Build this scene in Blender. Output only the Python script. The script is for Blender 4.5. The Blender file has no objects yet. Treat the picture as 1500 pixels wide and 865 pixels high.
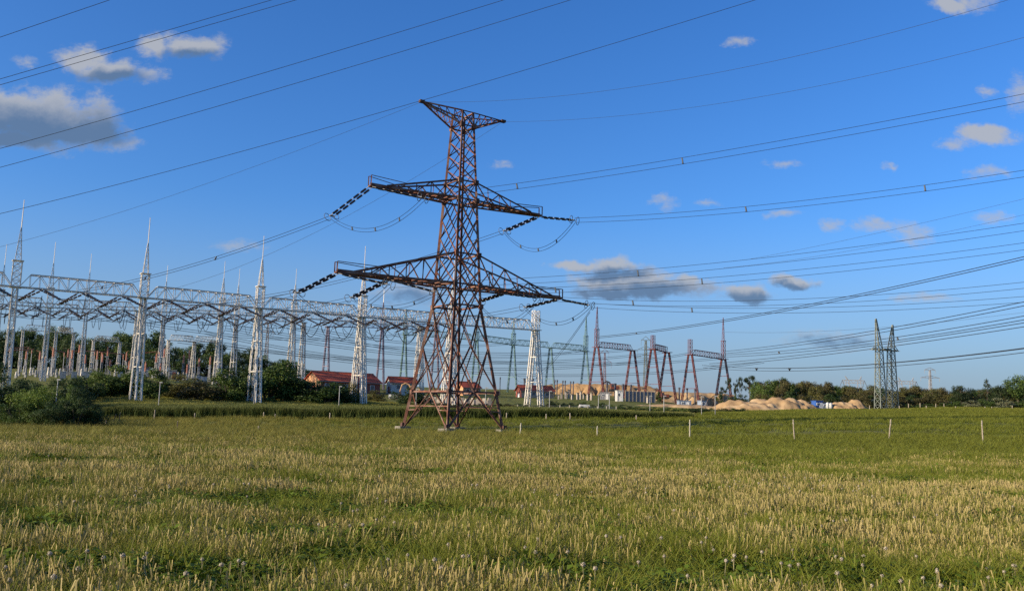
import bpy, math, random
import numpy as np
from mathutils import Vector, Matrix

random.seed(7)
RNG = np.random.default_rng(11)
SC = bpy.context.scene
COL = SC.collection
R = math.radians

# ------------------------------------------------------------------ camera
F, CX, CY = 1300.0, 750.0, 432.5          # focal length and centre in photo pixels
PITCH, ROLL, EYE = 0.1338, 0.0270, 1.65
cp, sp, cr, sr = math.cos(PITCH), math.sin(PITCH), math.cos(ROLL), math.sin(ROLL)
cam = bpy.data.cameras.new('camera')
cam.sensor_width = 36.0
cam.lens = 36.0 * F / 1500.0
cam.clip_end = 9000.0
cam_o = bpy.data.objects.new('camera', cam)
COL.objects.link(cam_o)
X_, U_ = Vector((1, 0, 0)), Vector((0, -sp, cp))
rt, up, bk = cr * X_ + sr * U_, -sr * X_ + cr * U_, Vector((0, -cp, -sp))
M3 = Matrix((rt, up, bk)).transposed()
cam_o.matrix_world = Matrix.Translation((0, 0, EYE)) @ M3.to_4x4()
SC.camera = cam_o


def ray(px, py):
    dx, dy = px - CX, py - CY
    ux, uy = cr * dx + sr * dy, -sr * dx + cr * dy
    return Vector((ux, F * cp + uy * sp, F * sp - uy * cp))


def at(px, py, Y):
    """World point that the surveyed photo position (px, py) has at distance Y."""
    d = ray(px, py)
    return Vector((d.x * Y / d.y, Y, EYE + d.z * Y / d.y))


# ------------------------------------------------------------------ sky and sun
SUN_AZ, SUN_EL = R(-114), R(19)           # azimuth from +Y, negative is to the left
sun_vec = Vector((math.sin(SUN_AZ) * math.cos(SUN_EL), math.cos(SUN_AZ) * math.cos(SUN_EL), math.sin(SUN_EL)))
sun = bpy.data.lights.new('sun', 'SUN')
sun.energy = 4.8
sun.angle = R(0.5)
sun.color = (1.0, 0.83, 0.62)
sun_o = bpy.data.objects.new('sun', sun)
COL.objects.link(sun_o)
sun_o.rotation_euler = sun_vec.to_track_quat('Z', 'Y').to_euler()

world = bpy.data.worlds.new('World')
SC.world = world
world.use_nodes = True
wt = world.node_tree
wt.nodes.clear()


def wn(kind, **kw):
    n = wt.nodes.new(kind)
    for k, v in kw.items():
        setattr(n, k, v)
    return n


def wlink(a, b):
    wt.links.new(a, b)


def wmath(op, a, b=None, c=None, clamp=False):
    n = wn('ShaderNodeMath', operation=op, use_clamp=clamp)
    for i, v in enumerate((a, b, c)):
        if v is None:
            continue
        if isinstance(v, (int, float)):
            n.inputs[i].default_value = v
        else:
            wlink(v, n.inputs[i])
    return n.outputs[0]


def wvec(op, a, b=None, c=None):
    n = wn('ShaderNodeVectorMath', operation=op)
    for i, v in enumerate((a, b, c)):
        if v is None:
            continue
        if isinstance(v, (tuple, list)):
            n.inputs[i].default_value = v
        else:
            wlink(v, n.inputs[i])
    return n.outputs['Value'] if op == 'LENGTH' else n.outputs[0]


SKY_SAT, SKY_TINT = 1.25, (.64, .98, 1.45)
sky = wn('ShaderNodeTexSky', sky_type='NISHITA')
sky.sun_disc = False
sky.sun_elevation = SUN_EL
sky.sun_rotation = SUN_AZ
sky.altitude = 300
sky.air_density = 1.0
sky.dust_density = 1.7
sky.ozone_density = 2.0

# clouds: each is a puff of ellipses in direction space, torn by noise.
tc = wn('ShaderNodeTexCoord')
sepd = wn('ShaderNodeSeparateXYZ')
wlink(tc.outputs['Generated'], sepd.inputs[0])
yy = wmath('MAXIMUM', sepd.outputs['Y'], 0.05)
comb = wn('ShaderNodeCombineXYZ')
wlink(wmath('DIVIDE', sepd.outputs['X'], yy), comb.inputs[0])
wlink(wmath('DIVIDE', sepd.outputs['Z'], yy), comb.inputs[1])
P = comb.outputs[0]


def wnoise(scale, detail, rough, vec=P, mul=(1, 1, 1)):
    n = wn('ShaderNodeTexNoise')
    n.inputs['Scale'].default_value = scale
    n.inputs['Detail'].default_value = detail
    n.inputs['Roughness'].default_value = rough
    wlink(wvec('MULTIPLY', vec, mul), n.inputs['Vector'])
    return n


nw = wnoise(16, 5, .6)
off = wvec('MULTIPLY', wvec('SUBTRACT', nw.outputs['Color'], (.5, .5, .5)), (.065, .034, 0))
PW = wvec('ADD', P, off)
# photo centre x, y, half width, half height, opacity
CLOUDS = [
    (20, 165, 105, 40, 1.0), (70, 172, 95, 46, 1.0), (120, 190, 70, 26, .9), (165, 208, 32, 11, .75), (20, 205, 85, 17, .9),
    (125, 86, 40, 22, .8), (160, 103, 52, 19, .85), (215, 107, 20, 12, .7), (235, 66, 42, 20, .85), (285, 72, 44, 17, .85), (318, 70, 18, 14, .5),
    (850, 386, 44, 9, .9), (895, 390, 42, 14, .95), (915, 408, 75, 16, 1.0), (960, 424, 95, 15, 1.0), (1010, 415, 22, 14, .85),
    (1085, 426, 44, 13, .95), (1168, 414, 36, 9, .9), (900, 428, 60, 10, .8),
    (1450, 197, 62, 15, .85), (1400, 207, 26, 6, .65), (1395, 6, 38, 15, .8), (1425, 0, 28, 14, .6), (1080, 66, 14, 7, .75), (1443, 132, 13, 7, .55),
    (1495, 134, 20, 22, .6), (1303, 243, 9, 6, .6), (1447, 250, 28, 8, .6), (967, 291, 20, 8, .5), (1211, 330, 17, 7, .6),
    (1278, 332, 32, 8, .65), (1330, 342, 28, 14, .7), (1147, 316, 18, 5, .55), (1457, 325, 24, 7, .55), (1145, 241, 28, 4, .4), (1040, 300, 18, 4, .3),
    (605, 428, 48, 14, .6), (1225, 497, 75, 11, .38), (350, 356, 34, 8, .32), (1355, 437, 40, 6, .5), (45, 92, 22, 6, .35), (735, 244, 18, 5, .25),
    (1610, 180, 70, 20, .8), (-120, 190, 70, 30, .9), (1700, 330, 60, 12, .6), (-160, 60, 60, 16, .6),
]
SHADE = [(20, 188, 150, 34), (100, 192, 85, 24), (0, 205, 100, 22), (150, 195, 45, 22), (165, 112, 55, 10), (285, 84, 44, 9), (930, 430, 110, 15), (1090, 433, 46, 9),
         (1168, 419, 38, 6), (900, 400, 50, 9), (600, 434, 50, 10), (1225, 500, 70, 9), (-120, 205, 80, 20)]


def ellipse(px, py, w, h):
    a = ray(px, py)
    cx_, cy_ = a.x / a.y, a.z / a.y
    ix, iy = F / w, F / h
    v = wvec('MULTIPLY_ADD', PW, (ix, iy, 0), (-cx_ * ix, -cy_ * iy, 0))
    return wmath('SUBTRACT', 1.0, wvec('LENGTH', v))


fb = wnoise(34, 9, .66, mul=(1, 1.5, 1)).outputs['Fac']
tear = wmath('MULTIPLY', wmath('SUBTRACT', fb, .5), 1.9)
acc = None
for px_, py_, w_, h_, op_ in [c for c in CLOUDS if c[4] >= .78]:
    e = wmath('SUBTRACT', ellipse(px_, py_, w_ * 1.25, h_ * 1.3), (1 - op_) * .55)
    acc = e if acc is None else wmath('SMOOTH_MAX', acc, e, .06)
mr = wn('ShaderNodeMapRange', interpolation_type='SMOOTHSTEP')
wlink(wmath('ADD', acc, wmath('MULTIPLY', tear, .72)), mr.inputs[0])
mr.inputs[1].default_value = -.02
mr.inputs[2].default_value = .56
dens = wmath('MULTIPLY', mr.outputs[0], .9)
# thin scraps of cloud: softer and half transparent
fb2 = wnoise(60, 8, .7, mul=(1, 1.8, 1)).outputs['Fac']
tear2 = wmath('MULTIPLY', wmath('SUBTRACT', fb2, .5), 1.7)
acc2 = None
for px_, py_, w_, h_, op_ in [c for c in CLOUDS if c[4] < .78]:
    e = wmath('MULTIPLY', ellipse(px_, py_, w_ * 1.7, h_ * 1.9), .45 + .75 * op_)
    acc2 = e if acc2 is None else wmath('SMOOTH_MAX', acc2, e, .06)
mr3 = wn('ShaderNodeMapRange', interpolation_type='SMOOTHSTEP')
wlink(wmath('ADD', acc2, tear2), mr3.inputs[0])
mr3.inputs[1].default_value = .02
mr3.inputs[2].default_value = 1.0
thin_ = wmath('MULTIPLY', wmath('MULTIPLY', mr3.outputs[0], .72), wmath('GREATER_THAN', acc2, 0.0))
soft_ = wn('ShaderNodeMapRange', interpolation_type='SMOOTHSTEP')
wlink(acc2, soft_.inputs[0])
soft_.inputs[2].default_value = .22
dens = wmath('MAXIMUM', dens, wmath('MULTIPLY', thin_, soft_.outputs[0]))
sacc = None
for s_ in SHADE:
    e = ellipse(s_[0], s_[1], s_[2] * 1.3, s_[3] * 1.4)
    sacc = e if sacc is None else wmath('SMOOTH_MAX', sacc, e, .1)
mr2 = wn('ShaderNodeMapRange', interpolation_type='SMOOTHSTEP')
wlink(wmath('ADD', sacc, wmath('MULTIPLY', tear, .35)), mr2.inputs[0])
mr2.inputs[1].default_value = -.2
mr2.inputs[2].default_value = .7
ccol = wn('ShaderNodeMix', data_type='RGBA')
wlink(mr2.outputs[0], ccol.inputs['Factor'])
CL_LIT, CL_DARK = (3.25, 3.4, 3.7, 1), (.85, 1.4, 2.35, 1)
ccol.inputs['A'].default_value = CL_LIT
ccol.inputs['B'].default_value = CL_DARK
# fade: nothing of this below the horizon or behind
front = wn('ShaderNodeMapRange')
wlink(sepd.outputs['Y'], front.inputs[0])
front.inputs[1].default_value = .1
front.inputs[2].default_value = .3
dens = wmath('MULTIPLY', dens, front.outputs[0])
mix = wn('ShaderNodeMix', data_type='RGBA')
wlink(dens, mix.inputs['Factor'])
hs = wn('ShaderNodeHueSaturation')
hs.inputs['Saturation'].default_value = SKY_SAT
wlink(sky.outputs[0], hs.inputs['Color'])
tint_ = wvec('MULTIPLY', hs.outputs[0], SKY_TINT)
hz_ = wn('ShaderNodeMapRange', interpolation_type='SMOOTHSTEP')      # ground haze thins out upwards
wlink(sepd.outputs['Z'], hz_.inputs[0])
hz_.inputs[1].default_value, hz_.inputs[2].default_value = -.02, .24
hz_.inputs[3].default_value, hz_.inputs[4].default_value = .85, 0.0
hmix = wn('ShaderNodeMix', data_type='RGBA')
wlink(hz_.outputs[0], hmix.inputs['Factor'])
wlink(tint_, hmix.inputs['A'])
hmix.inputs['B'].default_value = (2.2, 2.75, 3.65, 1)
wlink(hmix.outputs['Result'], mix.inputs['A'])
wlink(ccol.outputs['Result'], mix.inputs['B'])
bg = wn('ShaderNodeBackground')
bg.inputs['Strength'].default_value = 0.08
wlink(mix.outputs['Result'], bg.inputs['Color'])
wo = wn('ShaderNodeOutputWorld')
wlink(bg.outputs[0], wo.inputs['Surface'])

vs = SC.view_settings
vs.view_transform = 'Standard'
vs.look = 'None'
vs.exposure = 0.8
vs.gamma = 1.0
vs.use_curve_mapping = False
SC.cycles.max_bounces = 6
SC.cycles.transparent_max_bounces = 6
SC.cycles.use_denoising = False


# ------------------------------------------------------------------ helpers
def tag(o, label=None, cat=None, group=None, kind=None):
    if label:
        o['label'] = label
    if cat:
        o['category'] = cat
        o['kind'] = 'thing'
    if group:
        o['group'] = group
    if kind:
        o['kind'] = kind
    return o


def link(o, parent=None):
    COL.objects.link(o)
    if parent is not None:
        o.parent = parent
    return o


def empty(name, loc=(0, 0, 0), rz=0.0, parent=None):
    o = bpy.data.objects.new(name, None)
    o.empty_display_size = .3
    o.location = loc
    o.rotation_euler = (0, 0, rz)
    return link(o, parent)


def ob(name, me, mat=None, parent=None, loc=None):
    o = bpy.data.objects.new(name, me)
    if mat is not None:
        if len(me.materials) == 0:
            me.materials.append(mat)
        elif me.materials[0] is not mat:
            link(o, parent)
            o.material_slots[0].link = 'OBJECT'
            o.material_slots[0].material = mat
            if loc is not None:
                o.location = loc
            return o
    if loc is not None:
        o.location = loc
    return link(o, parent)


def copy_tree(o, parent=None):
    c = o.copy()
    COL.objects.link(c)
    c.parent = parent
    for ch in list(o.children):
        copy_tree(ch, c)
    return c


class MB:
    """Collects bars, boxes, tubes and lathes into one mesh."""

    def __init__(self):
        self.v, self.f = [], []

    def _add(self, vs_, fs_):
        n = len(self.v)
        self.v += [tuple(x) for x in vs_]
        self.f += [tuple(i + n for i in f) for f in fs_]
        return self

    def bar(self, p, q, w, h=None):
        p, q = Vector(p), Vector(q)
        d = q - p
        if d.length < 1e-6:
            return self
        d.normalize()
        a = Vector((0, 0, 1)) if abs(d.z) < .9 else Vector((1, 0, 0))
        s = d.cross(a).normalized()
        t = d.cross(s)
        h = h or w
        s, t = s * w / 2, t * h / 2
        vs_ = [p + s + t, p - s + t, p - s - t, p + s - t, q + s + t, q - s + t, q - s - t, q + s - t]
        return self._add(vs_, [(0, 1, 5, 4), (1, 2, 6, 5), (2, 3, 7, 6), (3, 0, 4, 7), (3, 2, 1, 0), (4, 5, 6, 7)])

    def box(self, c, s, taper=1.0):
        x, y, z = c
        a, b, h = s[0] / 2, s[1] / 2, s[2]
        vs_ = [(x + i * a, y + j * b, z) for i, j in ((-1, -1), (1, -1), (1, 1), (-1, 1))]
        vs_ += [(x + i * a * taper, y + j * b * taper, z + h) for i, j in ((-1, -1), (1, -1), (1, 1), (-1, 1))]
        return self._add(vs_, [(3, 2, 1, 0), (4, 5, 6, 7), (0, 1, 5, 4), (1, 2, 6, 5), (2, 3, 7, 6), (3, 0, 4, 7)])

    def tube(self, pts, rad, n=6, closed=False):
        pts = [Vector(p) for p in pts]
        if not hasattr(rad, '__len__'):
            rad = [rad] * len(pts)
        m = len(pts)
        vs_, fs_ = [], []
        for i, p in enumerate(pts):
            a = pts[(i + 1) % m] if (closed or i < m - 1) else p
            b = pts[i - 1] if (closed or i > 0) else p
            d = (a - b).normalized()
            r_ = Vector((0, 0, 1)) if abs(d.z) < .95 else Vector((1, 0, 0))
            s = d.cross(r_).normalized()
            t = s.cross(d)
            for k in range(n):
                an = 2 * math.pi * (k + .5) / n
                vs_.append(p + (s * math.cos(an) + t * math.sin(an)) * rad[i])
        for i in range(m if closed else m - 1):
            j = (i + 1) % m
            for k in range(n):
                l = (k + 1) % n
                fs_.append((i * n + k, i * n + l, j * n + l, j * n + k))
        if not closed:
            fs_.append(tuple(range(n))[::-1])
            fs_.append(tuple((m - 1) * n + k for k in range(n)))
        return self._add(vs_, fs_)

    def lathe(self, prof, n=8, c=(0, 0, 0)):
        vs_, fs_ = [], []
        for r_, z in prof:
            for k in range(n):
                an = 2 * math.pi * k / n
                vs_.append((c[0] + r_ * math.cos(an), c[1] + r_ * math.sin(an), c[2] + z))
        for i in range(len(prof) - 1):
            for k in range(n):
                l = (k + 1) % n
                fs_.append((i * n + k, i * n + l, (i + 1) * n + l, (i + 1) * n + k))
        m = len(prof) - 1
        fs_.append(tuple(range(n))[::-1])
        fs_.append(tuple(m * n + k for k in range(n)))
        return self._add(vs_, fs_)

    def mesh(self, name, smooth=False):
        me = bpy.data.meshes.new(name)
        me.from_pydata(self.v, [], self.f)
        if smooth:
            me.polygons.foreach_set('use_smooth', [True] * len(me.polygons))
        me.update()
        return me

    def build(self, name, mat, parent=None, smooth=False, loc=None):
        return ob(name, self.mesh(name, smooth), mat, parent, loc)


# ------------------------------------------------------------------ materials
MATS = {}


def material(name, col, col2=None, scale=4.0, rough=.7, metal=0.0, bump=0.0, spec=.3, detail=5, bias=(.35, .65), col3=None, scale3=1.0):
    m = bpy.data.materials.new(name)
    m.use_nodes = True
    nt = m.node_tree
    b = nt.nodes['Principled BSDF']
    b.inputs['Roughness'].default_value = rough
    b.inputs['Metallic'].default_value = metal
    b.inputs['Specular IOR Level'].default_value = spec
    b.inputs['Base Color'].default_value = (*col, 1)
    MATS[name] = m
    if col2 is None:
        return m
    g = nt.nodes.new('ShaderNodeNewGeometry')
    n = nt.nodes.new('ShaderNodeTexNoise')
    n.inputs['Scale'].default_value = scale
    n.inputs['Detail'].default_value = detail
    n.inputs['Roughness'].default_value = .65
    nt.links.new(g.outputs['Position'], n.inputs['Vector'])
    mr_ = nt.nodes.new('ShaderNodeMapRange')
    mr_.inputs[1].default_value, mr_.inputs[2].default_value = bias
    nt.links.new(n.outputs['Fac'], mr_.inputs[0])
    mx = nt.nodes.new('ShaderNodeMix')
    mx.data_type = 'RGBA'
    mx.inputs['A'].default_value = (*col, 1)
    mx.inputs['B'].default_value = (*col2, 1)
    nt.links.new(mr_.outputs[0], mx.inputs['Factor'])
    res = mx.outputs['Result']
    if col3 is not None:
        n3 = nt.nodes.new('ShaderNodeTexNoise')
        n3.inputs['Scale'].default_value = scale3
        n3.inputs['Detail'].default_value = 4
        nt.links.new(g.outputs['Position'], n3.inputs['Vector'])
        m3 = nt.nodes.new('ShaderNodeMapRange')
        m3.inputs[1].default_value, m3.inputs[2].default_value = .48, .62
        nt.links.new(n3.outputs['Fac'], m3.inputs[0])
        mx3 = nt.nodes.new('ShaderNodeMix')
        mx3.data_type = 'RGBA'
        mx3.inputs['B'].default_value = (*col3, 1)
        nt.links.new(res, mx3.inputs['A'])
        nt.links.new(m3.outputs[0], mx3.inputs['Factor'])
        res = mx3.outputs['Result']
    nt.links.new(res, b.inputs['Base Color'])
    if bump:
        bp = nt.nodes.new('ShaderNodeBump')
        bp.inputs['Strength'].default_value = bump
        bp.inputs['Distance'].default_value = .05
        nt.links.new(n.outputs['Fac'], bp.inputs['Height'])
        nt.links.new(bp.outputs[0], b.inputs['Normal'])
    return m


material('rust', (.20, .082, .05), (.085, .045, .036), 1.9, .85, col3=(.215, .135, .105), scale3=.9, spec=.15)
material('rust_dark', (.10, .05, .036), (.055, .036, .032), 2.0, .8, spec=.2)
material('concrete', (.20, .18, .14), (.13, .12, .10), 3.0, .9, bump=.3)
material('white_steel', (.70, .645, .55), (.56, .52, .45), .9, .7, spec=.15)
material('grey_steel', (.33, .33, .33), (.24, .24, .25), 1.2, .6)
material('green_steel', (.16, .25, .21), (.11, .19, .17), 1.0, .6)
material('red_steel', (.16, .048, .042), (.115, .046, .05), 1.0, .7, spec=.15)
material('purple_steel', (.25, .19, .22), (.18, .15, .19), 1.0, .65)
material('olive_steel', (.18, .195, .165), (.125, .14, .12), 1.0, .7, spec=.15)
material('conductor', (.022, .024, .028), (.016, .018, .022), .4, .9, spec=.0)
material('thin_wire', (.035, .04, .05), rough=.9, spec=0)
material('insulator_dark', (.018, .014, .013), (.035, .024, .02), 6, .3, spec=.5)
material('insulator_link', (.30, .285, .27), (.22, .21, .2), 5, .6)
material('ring_metal', (.11, .12, .13), rough=.5)
material('insulator_pink', (.42, .19, .13), (.50, .27, .20), 4, .45)
material('busbar_orange', (.30, .12, .065), (.24, .10, .06), 2, .6)
material('cabinet_grey', (.30, .30, .285), (.23, .23, .22), 1.5, .6)
material('cabinet_door', (.34, .35, .35), rough=.55)
material('post_wood', (.33, .28, .21), (.22, .18, .13), 8, .9, bump=.4)
material('post_dark', (.10, .075, .055), (.06, .05, .04), 8, .9)
material('post_pale', (.40, .365, .28), (.29, .265, .2), 5, .85)
material('lamp_metal', (.31, .31, .29), (.24, .24, .23), 3, .6)
material('lamp_glass', (.6, .6, .57), rough=.2)
material('mesh_wire', (.10, .13, .12), rough=.6)
material('sand', (.37, .245, .12), (.26, .165, .08), .8, .95, bump=.8, col3=(.43, .30, .16), scale3=.25)
material('sand_top', (.40, .25, .11), (.30, .18, .08), .5, .95, bump=.4)
material('roof_red', (.42, .085, .038), (.34, .068, .034), .8, .8)
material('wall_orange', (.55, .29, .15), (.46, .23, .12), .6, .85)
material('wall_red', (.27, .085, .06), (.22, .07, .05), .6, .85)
material('wall_white', (.58, .55, .49), (.46, .44, .4), .5, .85)
material('wall_beige', (.46, .33, .22), (.36, .26, .18), .5, .85)
material('glass', (.05, .06, .075), rough=.15, spec=.6)
material('frame_white', (.6, .59, .56), rough=.6)
material('blue_paint', (.035, .10, .32), (.03, .075, .24), .8, .55)
material('blue_dark', (.03, .05, .12), rough=.6)
material('blue_grey', (.24, .29, .36), (.17, .21, .27), .8, .6)
material('plastic_white', (.52, .51, .48), (.42, .41, .39), 1.2, .5)
material('rubble', (.40, .35, .29), (.25, .21, .17), .7, .9, bump=.3)
material('digger_dark', (.055, .04, .035), rough=.6)
material('digger_red', (.20, .06, .035), (.14, .05, .035), 1.5, .6)
material('tan_paint', (.50, .31, .15), (.40, .24, .12), 1.2, .6)
material('rubber', (.03, .03, .03), rough=.9)
material('bark', (.09, .07, .052), (.055, .043, .034), 3, .95)
material('bark_pine', (.18, .10, .06), (.10, .065, .045), 3, .95)
material('panel_grey', (.26, .25, .25), (.18, .18, .19), .7, .8)
material('pipe_dark', (.075, .08, .10), (.05, .055, .07), 1.0, .6)

# ------------------------------------------------------------------ terrain
G_PX = [-150, 0, 200, 400, 660, 900, 1060, 1250, 1450, 1650]
G_Y = [45, 62, 85, 108, 150, 190, 240, 300, 400]
G_PY = [
    [634, 630, 627, 617, 583, 562, 549, 541, 536],
    [637, 632, 628, 617, 584, 562, 548, 540, 535],
    [641, 636, 629, 612, 585, 566, 551, 546, 541],
    [646, 639, 631, 612, 593, 580, 568, 558, 552],
    [652, 641, 633.5, 613, 599, 594, 584, 575, 568],
    [659, 645, 630, 613, 604, 598, 590, 583, 573],
    [663, 647, 627, 613, 605, 600.5, 598, 596, 590],
    [667, 647, 625, 613, 604, 599.5, 598, 596, 594],
    [670, 650, 628, 614, 603, 598.5, 597, 595, 593],
    [673, 652, 630, 615, 604, 599, 597, 596, 594],
]
FY = np.concatenate([np.arange(-60, 420, 2.0), [450, 500, 600, 800, 1200, 2000, 4000]])
G_A, G_Z = [], []
for i_, px_ in enumerate(G_PX):
    zs = [at(px_, py_, Y_).z for py_, Y_ in zip(G_PY[i_], G_Y)]
    a_ = at(px_, 620, 100.0)
    G_A.append(a_.x / 100.0)
    prof = np.interp(FY, [-60, 0, 18, 30] + G_Y + [600, 4000], [0, 0, 0, zs[0] * .45] + zs + [zs[-1] + 1.5, zs[-1] - 6])
    k = np.ones(7) / 7
    sm = np.convolve(np.pad(prof, 3, mode='edge'), k, 'valid')
    prof[:230] = sm[:230]
    G_Z.append(prof)
G_A = np.array(G_A)
G_Z = np.array(G_Z)


def hash_noise(ix, iy, seed):
    h = (ix.astype(np.int64) * 374761393 + iy.astype(np.int64) * 668265263 + seed * 974711) & 0xFFFFFFFF
    h = ((h ^ (h >> 13)) * 1274126177) & 0xFFFFFFFF
    return ((h ^ (h >> 16)) & 0xFFFF) / 65535.0


def vnoise(x, y, seed=0):
    x, y = np.asarray(x, float), np.asarray(y, float)
    ix, iy = np.floor(x), np.floor(y)
    fx, fy = x - ix, y - iy
    fx, fy = fx * fx * (3 - 2 * fx), fy * fy * (3 - 2 * fy)
    a = hash_noise(ix, iy, seed)
    b = hash_noise(ix + 1, iy, seed)
    c = hash_noise(ix, iy + 1, seed)
    d = hash_noise(ix + 1, iy + 1, seed)
    return (a * (1 - fx) + b * fx) * (1 - fy) + (c * (1 - fx) + d * fx) * fy


def fbm(x, y, seed=0, oct_=4):
    s, a, t = 0, .5, 0
    for o_ in range(oct_):
        s = s + a * vnoise(x * 2 ** o_, y * 2 ** o_, seed + o_ * 17)
        t += a
        a *= .5
    return s / t


def ground_z(x, y):
    x, y = np.atleast_1d(np.asarray(x, float)), np.atleast_1d(np.asarray(y, float))
    az = x / np.maximum(np.abs(y), 25.0)
    i = np.clip(np.searchsorted(G_A, az) - 1, 0, len(G_A) - 2)
    t = np.clip((az - G_A[i]) / (G_A[i + 1] - G_A[i]), 0, 1)
    t = t * t * (3 - 2 * t)
    j = np.clip(np.searchsorted(FY, y) - 1, 0, len(FY) - 2)
    u = np.clip((y - FY[j]) / (FY[j + 1] - FY[j]), 0, 1)
    z0 = G_Z[i, j] * (1 - u) + G_Z[i, j + 1] * u
    z1 = G_Z[i + 1, j] * (1 - u) + G_Z[i + 1, j + 1] * u
    z = z0 * (1 - t) + z1 * t
    z = z + (fbm(x * .13, y * .13, 3) - .5) * np.clip((y + 20) / 60, .3, 1) * .28
    return z


def gz(x, y):
    return float(ground_z(x, y)[0])


def on_ground(px, Y, dz=0.0):
    """Ground point at distance Y in the direction surveyed at photo column px."""
    py = 620.0
    for _ in range(4):
        p = at(px, py, Y)
        z = gz(p.x, Y)
        py += (p.z - z) * F / Y
    return Vector((p.x, Y, z + dz))


def grid_axis(lim, near, far, step):
    a = [near]
    s = step
    while a[-1] < far:
        if a[-1] > lim:
            s *= 1.22
        a.append(a[-1] + s)
    return a


gy = np.array(sorted([-v for v in grid_axis(20, 2, 400, 3)] + [0.0] + grid_axis(330, 2, 5000, 2.0)))
gx_ = grid_axis(230, 2.5, 4000, 2.5)
gx = np.array([-v for v in gx_[::-1]] + [0.0] + gx_)
XX, YY = np.meshgrid(gx, gy)
ZZ = ground_z(XX.ravel(), YY.ravel())
nv = len(gx)
verts = np.stack([XX.ravel(), YY.ravel(), ZZ], 1)
idx = np.arange(len(gx) * len(gy)).reshape(len(gy), len(gx))
fc = np.stack([idx[:-1, :-1], idx[:-1, 1:], idx[1:, 1:], idx[1:, :-1]], -1).reshape(-1, 4)


def np_mesh(name, v, f, smooth=True):
    me = bpy.data.meshes.new(name)
    v = np.asarray(v, np.float32)
    f = np.asarray(f, np.int32)
    k = f.shape[1]
    me.vertices.add(len(v))
    me.vertices.foreach_set('co', v.ravel())
    me.loops.add(f.size)
    me.loops.foreach_set('vertex_index', f.ravel())
    me.polygons.add(len(f))
    me.polygons.foreach_set('loop_start', np.arange(0, f.size, k, dtype=np.int32))
    if smooth:
        me.polygons.foreach_set('use_smooth', np.ones(len(f), bool))
    me.update(calc_edges=True)
    return me


def ground_mat():
    m = bpy.data.materials.new('meadow_soil')
    m.use_nodes = True
    nt = m.node_tree
    b = nt.nodes['Principled BSDF']
    b.inputs['Roughness'].default_value = .95
    b.inputs['Specular IOR Level'].default_value = .1
    g = nt.nodes.new('ShaderNodeNewGeometry')

    def noise(sc, mul, det=5):
        mp = nt.nodes.new('ShaderNodeVectorMath')
        mp.operation = 'MULTIPLY'
        mp.inputs[1].default_value = mul
        nt.links.new(g.outputs['Position'], mp.inputs[0])
        n = nt.nodes.new('ShaderNodeTexNoise')
        n.inputs['Scale'].default_value = sc
        n.inputs['Detail'].default_value = det
        n.inputs['Roughness'].default_value = .65
        nt.links.new(mp.outputs[0], n.inputs['Vector'])
        return n.outputs['Fac']

    def mixc(fac, a, bcol, lo, hi):
        mr_ = nt.nodes.new('ShaderNodeMapRange')
        mr_.inputs[1].default_value, mr_.inputs[2].default_value = lo, hi
        nt.links.new(fac, mr_.inputs[0])
        mx = nt.nodes.new('ShaderNodeMix')
        mx.data_type = 'RGBA'
        nt.links.new(mr_.outputs[0], mx.inputs['Factor'])
        for s, c in (('A', a), ('B', bcol)):
            if isinstance(c, tuple):
                mx.inputs[s].default_value = (*c, 1)
            else:
                nt.links.new(c, mx.inputs[s])
        return mx.outputs['Result']
    c = mixc(noise(.16, (.5, 1, 1)), (.10, .115, .024), (.16, .145, .04), .4, .62)
    c = mixc(noise(1.7, (.6, 1, 1)), c, (.07, .085, .02), .45, .7)
    c = mixc(noise(9, (1, 1, 1)), c, (.10, .08, .04), .55, .8)
    nt.links.new(c, b.inputs['Base Color'])
    bp = nt.nodes.new('ShaderNodeBump')
    bp.inputs['Strength'].default_value = .7
    bp.inputs['Distance'].default_value = .12
    nt.links.new(noise(5, (1, 1, 1)), bp.inputs['Height'])
    nt.links.new(bp.outputs[0], b.inputs['Normal'])
    return m


ground = ob('ground', np_mesh('ground', verts, fc), ground_mat())
tag(ground, kind='structure')

# ------------------------------------------------------------------ rusty pylon
# unit angle bar: length 1 along z, legs of width 1
def angle_mesh():
    t = .16
    prof = [(0, 0), (1, 0), (1, t), (t, t), (t, 1), (0, 1)]
    prof = [(x - .3, y - .3) for x, y in prof]
    v = [(x, y, 0) for x, y in prof] + [(x, y, 1) for x, y in prof]
    f = [(i, (i + 1) % 6, (i + 1) % 6 + 6, i + 6) for i in range(6)]
    f += [(0, 5, 4, 3), (0, 3, 2, 1), (6, 7, 8, 9), (6, 9, 10, 11)]
    me = bpy.data.meshes.new('angle_bar')
    me.from_pydata(v, [], f)
    me.materials.append(MATS['rust'])
    return me


ANGLE = angle_mesh()


def angle(name, parent, p, q, w, roll=0.0):
    p, q = Vector(p), Vector(q)
    d = q - p
    o = bpy.data.objects.new(name, ANGLE)
    o.rotation_mode = 'QUATERNION'
    o.rotation_quaternion = d.to_track_quat('Z', 'X') @ Matrix.Rotation(roll, 3, 'Z').to_quaternion()
    o.location = p
    o.scale = (w, w, d.length)
    return link(o, parent)


T_Y, T_PHI = 85.0, 0.5888
T_Z = EYE - 1.7783
tower = empty('lattice_pylon', (-5.3045, T_Y, T_Z), T_PHI)
tag(tower, 'big rusty brown lattice pylon standing in the meadow, nearest and tallest', 'pylon')
ZK, Z1, Z1U, Z2, Z2U, ZT, ZTOP = 11.94, 13.95, 16.91, 22.32, 24.12, 29.81, 31.25
L1, L2, L3 = 12.53, 9.68, 4.69
RAT = 1.40


def ha(z):
    if z > ZK:
        return 1.468 + (.704 - 1.468) * (z - ZK) / (ZT - ZK)
    return 3.053 + (1.468 - 3.053) * z / ZK


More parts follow.
